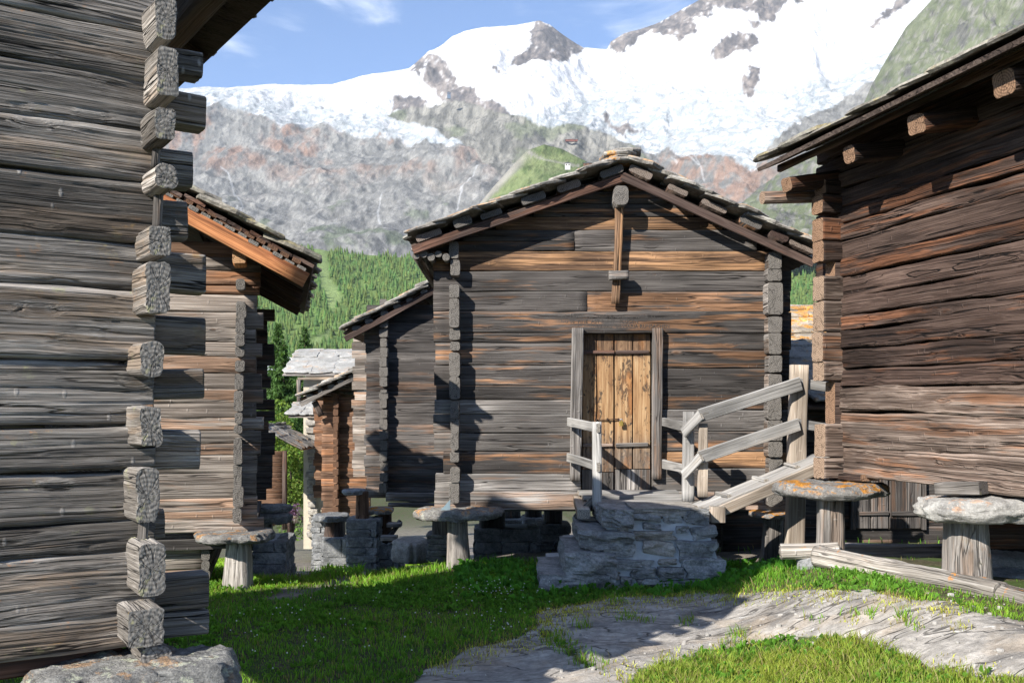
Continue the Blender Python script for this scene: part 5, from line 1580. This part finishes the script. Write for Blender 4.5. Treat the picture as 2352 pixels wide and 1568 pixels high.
b4 = empty('log_barn', P(930, 1170, 16.5), 'shaded dark log barn half hidden by the left edge of the middle barn', 'barn')
far_barn(b4, 16.5, (872, 889), 839, 1120, list(range(700, 905, 22)) + [908] + list(range(926, 1165, 24)), (W_FARG, W_STUB, W_TAN), 3.8, .18, 812)
y4 = 16.2
def verge_roof(root, Y, xl, yl, xr, yr, Lr, smat, barge=None, ridge_px=None, bt=.09, **kw):
    e0, e1 = P(xl, yl, Y), P(xr, yr, Y)
    if ridge_px:
        k = (ridge_px - xl) / (xr - xl)
        e1 = e0.lerp(e1, k)
    d = e0 - e1
    ro = roof_plane(root, e1 + Vector((0, 0, .02)), (0, 1, 0), d, Lr, d.length, W_UNDER, smat, lift=.04, **kw)
    d2 = Vector((-d.x, 0, d.z))
    roof_plane(root, e1 + Vector((0, 0, .02)), (0, 1, 0), d2, Lr, d2.length, W_UNDER, smat, lift=.04, course=.5, w=(.5, .8))
    bar('barge_board', root, e0 + Vector((.04, .04, -.06)), e1 + Vector((0, .04, -.06)), bt, .04, barge or W_BARGE, segs=6, nc=1, r=.006)
    k = 0.1
    while k < d.length - .1:
        c = e1 + d.normalized() * k + Vector((0, .03, -.0))
        bar('batten', root, c, c + Vector((0, Lr - .2, 0)), .08, rng.uniform(.09, .15), W_STUB, segs=1, ns=(0, 0), nc=3, r=.03)
        k += rng.uniform(.22, .34)
    return ro
verge_roof(b4, y4, 786, 770, 995, 660, 4.4, S_SLATE, ridge_px=1062, course=.28, w=(.3, .5), st=(.04, .06))
bar('beam', b4, P(888, 1140, 16.3), P(1010, 1142, 16.3), .14, .2, W_POST, segs=8, r=.02, rough=.01)
bar('beam', b4, P(893, 1158, 16.25), P(1005, 1160, 16.25), .07, .22, W_STUB, segs=8, r=.02, rough=.01)

def pier(label, px0, px1, yt, yb, Y, dep=.5, mat=None, **kw):
    e = empty('stone_pier', P(px0, yb, Y), label, 'stone pier', 'stone piers of the barns down the lane')
    masonry(e, (XP(px0, Y), Y, ZP(yb, Y) - .15), (1, 0, 0), (0, 1, 0), XP(px1, Y) - XP(px0, Y), dep, ZP(yt, Y) - ZP(yb, Y) + .15, mat or S_WALL, **kw)
    return e
pier('tall squared stone pier beneath the shaded barn down the lane', 799, 866, 1192, 1315, 15.2, .55, sz=(.16, .42), rh=(.09, .16))
e = staddle(1, 'thin stone cap on a dark post above the squared pier of the shaded barn', P(815, 1122, 15.5), .17, .3, .08, S_WALL, P(832, 1200, 15.45), P(832, 1128, 15.45), .21, .17, 0, 31, W_FARB)
e = staddle(1, 'rusty brown stone cap with a dark post under the shaded barn', P(872, 1165, 15.7), .235, .3, .085, S_SLABO, P(884, 1262, 15.7), P(884, 1176, 15.7), .24, .19, 0, 32, W_FARB)
sbk = empty('wooden_steps', P(890, 1255, 15.3), 'small dark wooden treads fixed to the post under the shaded barn', 'steps')
bar('tread', sbk, P(876, 1234, 15.2), P(912, 1234, 15.2), .06, .25, W_POST, segs=3, r=.008)
bar('tread', sbk, P(890, 1204, 15.4), P(922, 1204, 15.4), .06, .25, W_POST, segs=3, r=.008)
bar('stringer', sbk, P(884, 1246, 15.3), P(920, 1196, 15.5), .07, .05, W_FARG, segs=3, r=.008)
pier('low dark stone block under the wooden treads', 842, 916, 1250, 1292, 15.3, .5, sz=(.3, .5), rh=(.2, .3))
e = empty('boulder', P(945, 1260, 14.5), 'rounded brown boulder lying under the shaded barn', 'boulder')
slab('stone', e, P(945, 1236, 14.6), .26, .4, .34, S_STEPB, .3, 33)

b5 = empty('log_barn', P(780, 1180, 21), 'red brown log barn farther down the lane on stone piers', 'barn')
far_barn(b5, 21.0, (765, 776), 739, 850, [int(912 + 17 * k) for k in range(17)], (W_FARB, W_FARB, W_FARB), 3.5, .22, 722)
verge_roof(b5, 20.5, 684, 921, 800, 868, 4.4, S_SLATE, ridge_px=880, course=.3, w=(.35, .55), st=(.05, .08), barge=W_POST)
bar('brace', b5, P(738, 955, 20.7), P(722, 922, 20.7), .12, .1, W_UNDER, segs=3)
pier('slim stone pier at the lane below the red brown barn', 719, 752, 1190, 1312, 17.0, .6, sz=(.12, .26), rh=(.08, .14))
e = pier('broad stone block pier between the slim pier and the squared pier', 742, 797, 1236, 1322, 16.4, .5, sz=(.2, .4), rh=(.1, .3))
slab('stone_cap', e, P(760, 1180, 16.9), .29, .4, .12, S_WALL, 0, 34)
post('post', e, P(769, 1240, 16.8), P(769, 1190, 16.8), .36, .3, W_UNDER)

# house with the pale slate roof
h6 = empty('stone_house', P(760, 1235, 27), 'beige rendered house with a pale diamond slate roof beyond the barns', 'house')
YS = 26.0
xa, xb = XP(697, YS), XP(805, YS)
zb, zt = ZP(1260, YS), ZP(866, YS)
obj('wall', new_mesh('wall', *box_geo(xa, xb, YS, YS + 3.0, zb, zt), M_RENDER, False), h6)
ra = Vector((XP(683, 27.4), 27.4, ZP(808, 27.4)))
d_ = Vector((0, -1.75, ZP(864, 25.65) - ZP(808, 27.4)))
roof_plane(h6, ra, (1, 0, 0), d_, XP(825, 27) - XP(683, 27.4), d_.length, W_POST, S_SLATEP, course=.40, w=(.5, .8), st=(.03, .045), lift=.03, edge=.0, inset=0)
d_ = Vector((0, 1.75, -.9))
roof_plane(h6, ra, (1, 0, 0), d_, XP(825, 27) - XP(683, 27.4), d_.length, W_POST, S_SLATEP, course=.6, w=(.7, .9), lift=.03, inset=0)
bar('fascia', h6, P(684, 869, 25.6), P(830, 869, 25.6), .07, .06, W_NEWTAN, segs=3, nc=1, r=.006)
bar('post', h6, P(687, 925, 25.6), P(686, 872, 25.6), .10, .10, W_POST, up=(1, 0, 0), segs=3)
for k in range(17):
    vv = rng.choice(stone_set(S_STEPB))
    ww = rng.uniform(.16, .34)
    obj('quoin', vv, h6, mat4(Vector((ww, 0, 0)), Vector((0, .25, 0)), Vector((0, 0, .14)), Vector((XP(716, YS) + rng.uniform(-.03, .05), YS - .02, ZP(1225 - k * 17, YS)))))
ra = Vector((XP(668, 24.5), 25.2, ZP(930, 25.2)))
d_ = Vector((0, -.9, ZP(958, 24.3) - ZP(930, 25.2)))
roof_plane(h6, ra, (1, 0, 0), d_, .62, d_.length, W_POST, S_SLATEP, course=.22, w=(.25, .4), st=(.03, .05), lift=.03, inset=0)
e = empty('bench', P(668, 1190, 27), 'small grey plank bench by the flower box at the house', 'bench')
bar('seat', e, P(655, 1187, 26.5), P(682, 1187, 26.5), .05, .3, W_POST, segs=2)
for px in (658, 679): bar('leg', e, P(px, 1200, 26.5), P(px, 1187, 26.5), .06, .25, W_POST, up=(1, 0, 0), segs=1)

sh = empty('slate_shed', P(640, 1130, 23), 'small brown shed with a rough slate roof past the tan grey barn', 'shed')
ra = Vector((XP(600, 23), 23.0, ZP(985, 23)))
d_ = P(690, 1036, 23) - ra
roof_plane(sh, ra, (0, 1, 0), d_, 2.2, d_.length, W_FARB, S_SLATE, course=.3, w=(.3, .5), st=(.02, .035), lift=.02)
d_ = Vector((-d_.x, 0, d_.z))
roof_plane(sh, ra, (0, 1, 0), d_, 2.2, d_.length, W_FARB, S_SLATE, course=.5, w=(.5, .7))
for k in range(14):
    z = ZP(1042 + k * 12, 23.3)
    bar('log', sh, P(560, 1042 + k * 12, 23.3), P(649, 1042 + k * 12, 23.3), .13, .1, W_FARB, segs=3)
bar('post', sh, P(654, 1215, 23.1), P(654, 1035, 23.1), .1, .1, W_UNDER, up=(1, 0, 0), segs=3)

# lift and hut buildings up the mountain
def hut(name, label, px, py, D, w, h, wall, roofc, dep=None):
    p0 = P(px, py, D)
    e = empty(name, p0, label, 'building')
    dep = dep or w * .6
    obj('wall', new_mesh('wall', *box_geo(p0.x - w / 2, p0.x + w / 2, p0.y, p0.y + dep, p0.z - h * 1.2, p0.z + h), wall, False), e)
    v, f = prism([(p0.x - w * .56, p0.z + h), (p0.x + w * .56, p0.z + h), (p0.x + w * .56, p0.z + h * 1.12), (p0.x, p0.z + h * 1.45), (p0.x - w * .56, p0.z + h * 1.12)], p0.y - w * .05, p0.y + dep)
    obj('roof', new_mesh('roof', v, f, roofc, False), e)
    for k in (-.25, .25):
        obj('window', new_mesh('window', *box_geo(p0.x + w * k - w * .1, p0.x + w * k + w * .1, p0.y - w * .03, p0.y, p0.z + h * .35, p0.z + h * .75), M_IRON, False), e)
    return e
M_WHITE = plain('white_plaster', (.5, .5, .48), (.42, .42, .4), 1.0)
M_DARKR = plain('dark_roof', (.06, .06, .07), (.09, .09, .1), 1.0)
M_REDR = plain('rust_red_roof', (.30, .09, .06), (.24, .08, .05), 1.0)
hut('mountain_station', 'white lift station with dark roof on the green moraine ridge', 1304, 382, 1700, 9, 5, M_WHITE, M_DARKR)
hut('mountain_hut', 'dark timber hut beside the white station on the moraine ridge', 1350, 380, 1720, 14, 4, W_FARB, M_DARKR)
hut('summit_hut', 'tiny dark blue hut on the rocky spur top', 1031, 219, massif_depth(1031, 222) * .97, 15, 12, plain('blue_hut', (.10, .14, .2), (.08, .11, .16), 1.0), M_DARKR)
hut('avalanche_gallery', 'long rust red roofed gallery on the rocky spur', 1313, 322, massif_depth(1313, 322) * .985, 48, 2.2, M_REDR, M_REDR, 20)
hut('valley_station', 'grey flat roofed valley building at the edge of the wood', 640, 838, 600, 14, 4, plain('grey_cladding', (.28, .3, .33), (.22, .24, .27), 1.0), plain('pale_roof', (.5, .52, .55), (.45, .47, .5), 1.0))
py_ = empty('lift_pylon', P(785, 770, 1150), 'grey ski lift pylon standing in the wood', 'pylon')
bar('mast', py_, P(785, 775, 1150), P(785, 738, 1150), 1.6, 1.6, M_WHITE, up=(1, 0, 0), segs=2, r=.2, rough=0, wave=0)
bar('crossarm', py_, P(778, 741, 1150), P(792, 741, 1150), 1.6, 1.6, M_WHITE, segs=2, r=.2, rough=0, wave=0)
# ------------------------------------------------------------------ trees and shrubs
def leaf_quads(cen, nrm_seed, size, asp=.6):
    """one small bent leaf (4 corners) for each centre"""
    n = len(cen)
    r = np.random.default_rng(nrm_seed)
    d = r.normal(size=(n, 3)); d /= np.linalg.norm(d, axis=1, keepdims=True)
    e = np.cross(d, r.normal(size=(n, 3))); e /= np.linalg.norm(e, axis=1, keepdims=True)
    s = (size * r.uniform(.7, 1.3, n))[:, None]
    v = np.stack([cen - d * s, cen - e * s * asp, cen + d * s, cen + e * s * asp], 1).reshape(-1, 3)
    f = np.arange(n * 4).reshape(-1, 4)
    return v, f

def spruce(label, base, h, rad, seed):
    r = np.random.default_rng(seed)
    e = empty('spruce_tree', base, label, 'tree')
    b = Vector(base)
    bar('trunk', e, b, b + Vector((0, 0, h * .97)), h * .035, h * .035, W_UNDER, up=(1, 0, 0), segs=8, nc=3, r=h * .016, taper=(1, .15))
    vs, cs = [], []
    z = .08
    lay = 0
    while z < .98:
        rr = rad * (1 - z) ** .85 + .04 * h * .2
        nb = int(9 + 8 * (1 - z))
        for k in range(nb):
            a = r.uniform(0, 6.283)
            L = rr * r.uniform(.7, 1.1)
            m = max(10, int(46 * L / rad))
            t = r.uniform(.1, 1, m) ** .8
            droop = -.28 * L * t + .16 * L * t ** 3
            sp = L * .17 * (1.15 - t) * r.normal(size=m)
            x = np.cos(a) * L * t - np.sin(a) * sp
            y = np.sin(a) * L * t + np.cos(a) * sp
            zz = z * h + droop + r.normal(size=m) * .02 * h * .4 - np.abs(r.normal(size=m)) * .05 * rad
            vs.append(np.stack([b.x + x, b.y + y, b.z + zz], -1))
            cs.append(np.array((.05, .10, .025)) * (.55 + .9 * t[:, None]) * r.uniform(.75, 1.25))
        z += .035
        lay += 1
    cen = np.concatenate(vs)
    v, f = leaf_quads(cen, seed + 1, h * .018, .35)
    me = new_mesh('crown', v - np.array(b), f, M_LEAF, False)
    col_attr(me, np.repeat(np.concatenate(cs), 4, 0))
    obj('crown', me, e, Matrix.Translation(b))
    return e

def broadleaf(name, label, base, h, rad, n, colr, seed, size=.05, cat='tree'):
    r = np.random.default_rng(seed)
    e = empty(name, base, label, cat)
    b = Vector(base)
    lobes = [(r.normal(size=3) * np.array([rad * .5, rad * .5, h * .24]) + np.array([0, 0, h * .58]), r.uniform(.28, .5)) for _ in range(16)]
    for k in range(4):
        a = r.uniform(0, 6.28)
        bar('trunk' if k == 0 else 'limb', e, b + Vector((.04 * math.cos(a), .04 * math.sin(a), -.1)), b + Vector((rad * .45 * math.cos(a) * (k > 0), rad * .45 * math.sin(a) * (k > 0), h * .6)), h * .03, h * .03, W_UNDER, up=(1, 0, 0), segs=5, nc=3, r=h * .012, taper=(1, .4))
    cen, cs = [], []
    per = n // len(lobes)
    for (c, s) in lobes:
        d = r.normal(size=(per, 3)); d /= np.linalg.norm(d, axis=1, keepdims=True)
        q = c + d * (s * rad * (.55 + .5 * r.uniform(0, 1, (per, 1)) ** .5)) * np.array([1, 1, .85])
        cen.append(q)
        cs.append(np.array(colr) * r.uniform(.6, 1.45, (per, 1)) * (1 + r.normal(size=(per, 3)) * .08))
    cen = np.concatenate(cen)
    v, f = leaf_quads(cen, seed + 3, size, .6)
    me = new_mesh('crown', v, f, M_LEAF, False)
    col_attr(me, np.clip(np.repeat(np.concatenate(cs), 4, 0), 0, 1))
    obj('crown', me, e, Matrix.Translation(b))
    return e
spruce('dark green spruce rising behind the lane beside the pale slate roof', (XP(652, 34), 34, ZP(1130, 34)), 5.2, 1.15, 301)
broadleaf('leafy_tree', 'bright green leafy tree at the end of the lane', (XP(668, 31), 31, ZP(1225, 31)), 3.6, 1.0, 5200, (.13, .20, .035), 311, .055)
broadleaf('leafy_tree', 'round green tree behind the slate shed at the lane end', (XP(625, 36), 36, ZP(1200, 36)), 4.2, 1.3, 4200, (.10, .17, .035), 315, .06)
fl = broadleaf('flower_bush', 'low purple flowering bush at the lane end', (XP(664, 28.5), 28.5, ZP(1200, 28.5)), .4, .28, 500, (.11, .06, .12), 320, .035, 'bush')
spruce('slender young spruce standing in the valley wood', (XP(700, 60), 60, ZP(990, 60)), 6.5, 1.4, 331)
spruce('small spruce half hidden by the tan grey barn', (XP(640, 48), 48, ZP(1020, 48)), 6.0, 1.4, 335)

# ------------------------------------------------------------------ grass
def ground_z(x, y):
    ix = np.clip(np.searchsorted(gx, x) - 1, 0, nx - 2)
    iy = np.clip(np.searchsorted(gy, y) - 1, 0, ny - 2)
    tx = (x - gx[ix]) / (gx[ix + 1] - gx[ix])
    ty = (y - gy[iy]) / (gy[iy + 1] - gy[iy])
    return (GZ[iy, ix] * (1 - tx) * (1 - ty) + GZ[iy, ix + 1] * tx * (1 - ty) + GZ[iy + 1, ix] * (1 - tx) * ty + GZ[iy + 1, ix + 1] * tx * ty)

def in_view(x, y, z, m=420):
    px = CX + x / y * F
    py = HY - (z - CAMZ) / y * F
    return (px > -m) & (px < 2352 + m) & (py < 1568 + 90)

def blades(n, region, hmin, hmax, wid, seed, dens, tint=(1, 1, 1), dry=.11, lean=.5):
    r = np.random.default_rng(seed)
    x = r.uniform(region[0], region[1], n)
    y = r.uniform(region[2], region[3], n)
    z = ground_z(x, y)
    keep = in_view(x, y, z) & (r.random(n) < dens(x, y, z))
    x, y, z = x[keep], y[keep], z[keep]
    n = len(x)
    q = np.stack([x, y, x * 0], -1)
    clump = .75 + .55 * fbm(q * 2.2, 400, 3) + .35 * fbm(q * 9, 401, 2)
    h = r.uniform(hmin, hmax, n) * np.clip(clump, .35, 1.8)
    a = r.uniform(0, 2 * math.pi, n)
    dx, dy = np.cos(a), np.sin(a)
    le = h * r.uniform(.15, lean, n)
    b = r.uniform(0, 2 * math.pi, n)
    wx, wy = np.cos(b) * wid * r.uniform(.6, 1.3, n), np.sin(b) * wid * r.uniform(.6, 1.3, n)
    base = np.stack([x, y, z - .004], -1)
    W = np.stack([wx, wy, wx * 0], -1)
    midp = base + np.stack([dx * le * .3, dy * le * .3, h * .6], -1)
    tip = base + np.stack([dx * le, dy * le, h * (1 - .15 * r.random(n))], -1)
    v = np.stack([base - W, base + W, midp + W * .75, midp - W * .75, tip], 1).reshape(-1, 3)
    i = np.arange(n)[:, None] * 5
    f = np.concatenate([i + [0, 1, 2], i + [0, 2, 3], i + [3, 2, 4]], 0)
    hue = fbm(q * 1.3, 410, 3)
    c = np.array((.145, .31, .028)) * np.array(tint) * r.uniform(.6, 1.4, (n, 1))
    c = c * (1 + np.stack([.35 * hue, .1 * hue, .1 * hue], -1))
    dr = r.random(n) < dry
    c[dr] = np.array((.30, .25, .11)) * r.uniform(.7, 1.2, (dr.sum(), 1))
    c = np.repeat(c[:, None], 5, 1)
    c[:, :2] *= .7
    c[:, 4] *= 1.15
    return v, f, np.clip(c, 0, 1).reshape(-1, 3)

def near_rock(x, y, z):
    rock, path = masks(x, y, z)
    return rock, path

BARNFOOT = []
def dens_lawn(x, y, z):
    rock, path = masks(x, y, z)
    d = np.where(rock, .0, 1.0)
    d = np.where(path, .02, d)
    # thin worn turf along the rim of the outcrop
    ix = np.clip(np.searchsorted(gx, x) - 1, 0, nx - 2); iy = np.clip(np.searchsorted(gy, y) - 1, 0, ny - 2)
    rim = blurrk[iy, ix]
    d = d * (1 - .85 * ss(.04, .5, rim))
    d = d * np.where((y > 10.4) & (x > -.6) & (x < 2.8), .12, 1)
    inst = (x > SX(1260)) & (x < SX(1640)) & (y > 8.72) & (y < 10.1)
    nn = (x - c3[0]) * n3[0] + (y - c3[1]) * n3[1]
    d = np.where((nn < .02) & (x > 2.2) & (y < 9.5), .03, d)          # bare earth under the brown barn
    d = np.where((x > 2.3) & (y > 8.3) & (y < 12.5), .04, d)
    d = d * (1 - .75 * ss(.55, .05, nn) * (x > 2.0) * (y < 8.2))
    return np.where(inst, 0, d)
blurrk = blur(rockm, 9)
M_GRASS = leaf_mat('grass_blades', .40, .55)
def put_grass(name, label, parts, kind='stuff'):
    v = np.concatenate([p[0] for p in parts])
    o, fs = 0, []
    for p in parts:
        fs.append(p[1] + o); o += len(p[0])
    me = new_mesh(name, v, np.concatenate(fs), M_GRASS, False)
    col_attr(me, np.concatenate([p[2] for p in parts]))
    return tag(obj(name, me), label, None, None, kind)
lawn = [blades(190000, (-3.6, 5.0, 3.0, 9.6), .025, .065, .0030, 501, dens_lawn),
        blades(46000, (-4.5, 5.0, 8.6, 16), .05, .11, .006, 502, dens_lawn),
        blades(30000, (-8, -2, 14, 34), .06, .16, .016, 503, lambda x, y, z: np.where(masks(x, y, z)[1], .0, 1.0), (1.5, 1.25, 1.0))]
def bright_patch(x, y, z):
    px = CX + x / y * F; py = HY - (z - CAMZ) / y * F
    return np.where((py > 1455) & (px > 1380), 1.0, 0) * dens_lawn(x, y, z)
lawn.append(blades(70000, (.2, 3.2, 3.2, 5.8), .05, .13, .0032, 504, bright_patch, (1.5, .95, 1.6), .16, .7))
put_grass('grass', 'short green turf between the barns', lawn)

def tuft_dens(spots, rad):
    def fn(x, y, z):
        px = CX + x / y * F; py = HY - (z - CAMZ) / y * F
        d = np.zeros(x.shape)
        for (sx, sy, k) in spots:
            q = ((px - sx) / (rad * k)) ** 2 + ((py - sy) / (rad * k * .38)) ** 2
            d = np.maximum(d, np.exp(-q * 1.5) * (q < 1.6))
        return d
    return fn
tufts = [(1705, 1330, 3.2), (1760, 1320, 3.2), (1740, 1290, 2), (1820, 1330, 1.6), (1960, 1335, 1.2), (2040, 1352, 1.5), (2110, 1372, 1.3), (2240, 1400, 1.2), (2310, 1408, 1.2),
         (1870, 1425, 1), (1690, 1480, 1.6), (1700, 1460, 1), (1960, 1412, 1), (2000, 1410, 1), (2070, 1418, 1), (2100, 1440, 1.0), (1580, 1428, 1), (1440, 1420, .9), (1480, 1425, .8), (1340, 1440, .9), (1420, 1380, 1),
         (1310, 1495, 1.6), (1350, 1520, 1.6), (1280, 1470, 1.4), (1500, 1340, 3), (1400, 1335, 3), (1600, 1335, 3), (1300, 1330, 3), (1200, 1330, 3), (880, 1305, 3), (840, 1315, 2.4), (700, 1340, 2.4), (500, 1370, 2), (620, 1340, 2)]
dry_t = [(1240, 1455, 2.5), (1180, 1475, 2.5), (1100, 1495, 2.2), (1020, 1525, 2.2), (1290, 1405, 2.5), (1380, 1385, 2.5), (1560, 1368, 2.5), (1680, 1365, 2.5), (1800, 1362, 2.5), (1900, 1360, 2.5), (1640, 1505, 2.0), (1720, 1478, 2.0), (1850, 1468, 2.0), (1960, 1482, 2), (2060, 1378, 2.4), (2180, 1400, 2.2), (1960, 1425, 1.2), (2080, 1430, 1.2), (1420, 1392, 2.0), (1330, 1400, 2.0), (1250, 1432, 2.0), (1480, 1372, 2), (2200, 1440, 1.2), (1560, 1520, 2), (1440, 1545, 2), (2010, 1500, 2), (2160, 1530, 2), (2280, 1545, 2)]
put_grass('tall_grass', 'longer grass tufts at the barn feet and in the rock joints',
          [blades(120000, (-3, 4.5, 4.2, 10.0), .03, .11, .0034, 511, tuft_dens(tufts, 26), (1.2, 1.05, 1.0), .16, .8),
           blades(90000, (-1, 4.5, 4.2, 9.6), .015, .05, .003, 512, tuft_dens(dry_t, 30), (3.4, 1.7, 2.4), .5, .9)])

# broad leaved weeds and white clover
def weeds(n, region, size, seed, dens, tint=(1, 1, 1), up=.06):
    r = np.random.default_rng(seed)
    x = r.uniform(region[0], region[1], n); y = r.uniform(region[2], region[3], n)
    z = ground_z(x, y)
    keep = in_view(x, y, z) & (r.random(n) < dens(x, y, z))
    x, y, z = x[keep], y[keep], z[keep]
    n = len(x)
    k = 5
    a = (r.uniform(0, 6.28, n)[:, None] + np.arange(k)[None] * 6.283 / k + r.normal(size=(n, k)) * .3).ravel()
    L = (size * r.uniform(.5, 1.5, (n, k))).ravel()
    hz = (up * r.uniform(.3, 1.3, (n, k))).ravel()
    bx, by, bz = np.repeat(x, k), np.repeat(y, k), np.repeat(z, k)
    d = np.stack([np.cos(a), np.sin(a), a * 0], -1); e = np.stack([-np.sin(a), np.cos(a), a * 0], -1)
    base = np.stack([bx, by, bz + hz * .25], -1)
    mid = base + d * (L * .5)[:, None]; mid[:, 2] += hz
    tip = base + d * L[:, None]; tip[:, 2] += hz * r.uniform(.3, 1.0, n * k)
    w = (L * .24)[:, None]
    v = np.stack([base, mid - e * w, tip, mid + e * w], 1).reshape(-1, 3)
    m = n * k
    i = np.arange(m)[:, None] * 4
    f = np.concatenate([i + [0, 1, 2], i + [0, 2, 3]], 0)
    c = np.array((.09, .25, .035)) * np.array(tint) * r.uniform(.6, 1.4, (m, 1))
    return v, f, np.repeat(c, 4, 0)
def weed_dens(x, y, z):
    q = np.stack([x * 1.1, y * 1.1, x * 0], -1)
    return np.where(fbm(q, 520, 3) > .02, .8, .10) * dens_lawn(x, y, z)
put_grass('weeds', 'broad leaved clover and dandelion patches in the turf',
          [weeds(11000, (-3, 2.5, 4.5, 9.2), .030, 521, weed_dens, (1.25, 1.0, .9), up=.035),
           weeds(1500, (-.5, 3.4, 7.6, 10.0), .065, 522, tuft_dens([(1180, 1335, 5), (1300, 1335, 4), (1420, 1330, 3), (1520, 1335, 3), (1640, 1325, 3), (1050, 1320, 4), (760, 1340, 3), (1760, 1320, 2), (500, 1375, 1.5), (1880, 1428, .6)], 26), (1.0, 1.0, .9), .065)])
def flowers(spots, n, seed, size):
    r = np.random.default_rng(seed)
    v, f = [], []
    ico = np.array([(0, 0, 1), (.9, 0, 0), (0, .9, 0), (-.9, 0, 0), (0, -.9, 0), (0, 0, -.7)])
    tri = [(0, 1, 2), (0, 2, 3), (0, 3, 4), (0, 4, 1), (5, 2, 1), (5, 3, 2), (5, 4, 3), (5, 1, 4)]
    for _ in range(n):
        sx, sy, rx, ry = spots[r.integers(len(spots))]
        px, py = sx + r.normal() * rx, sy + r.normal() * ry
        Y = (CAMZ - .05) * F / (py - HY)
        x = XP(px, Y)
        z = float(ground_z(np.array([x]), np.array([Y]))[0]) + r.uniform(.06, .10)
        b = len(v)
        v += [tuple(q) for q in ico * size * r.uniform(.7, 1.3) + np.array([x, Y, z])]
        f += [tuple(b + k for k in t) for t in tri]
    return v, f
v, f = flowers([(640, 1470, 90, 40), (1160, 1365, 45, 12), (1120, 1360, 40, 10), (900, 1450, 220, 50), (800, 1400, 200, 30), (1150, 1440, 90, 20)], 170, 531, .006)
tag(obj('clover_flowers', new_mesh('clover_flowers', v, f, plain('petal_white', (.75, .74, .70), (.6, .58, .5), 40.0), True)), 'tiny white clover heads scattered over the shaded turf', None, None, 'stuff')
# loose stones on the outcrop
r = np.random.default_rng(541)
v, f = [], []
base_v, base_f = rough_stone(5, 3, .16, .5)
for _ in range(420):
    px, py = r.uniform(1250, 2352), r.uniform(1365, 1560)
    Y = 1.4 * F / (py - HY)
    x = XP(px, Y)
    z = float(ground_z(np.array([x]), np.array([Y]))[0])
    Y = (CAMZ - z) * F / (py - HY); x = XP(px, Y); z = float(ground_z(np.array([x]), np.array([Y]))[0])
    s = .006 + .022 * r.random() ** 4
    b = len(v)
    v += [tuple(q) for q in base_v * s * r.uniform(.6, 1.4, 3) + np.array([x, Y, z + s * .2])]
    f += [tuple(b + k for k in t) for t in base_f]
tag(obj('pebbles', new_mesh('pebbles', v, f, plain('pale_grit', (.42, .40, .37), (.25, .24, .22), 30.0, .9), False)), 'small pale stones strewn on the rock outcrop', None, None, 'stuff')

# ------------------------------------------------------------------ the air of the valley
def haze():
    t = NT('valley_air')
    v = t.n('ShaderNodeVolumePrincipled')
    v.inputs['Color'].default_value = (.74, .87, 1.0, 1)
    v.inputs['Density'].default_value = 3.4e-5
    v.inputs['Anisotropy'].default_value = 0.0
    t.t.links.new(v.outputs[0], t.out.inputs['Volume'])
    o = obj('haze', new_mesh('haze', *box_geo(-16000, 16000, -9000, 16000, -16, 3600), t.m, False))
    tag(o, 'thin blue valley haze', None, None, 'stuff')
haze()
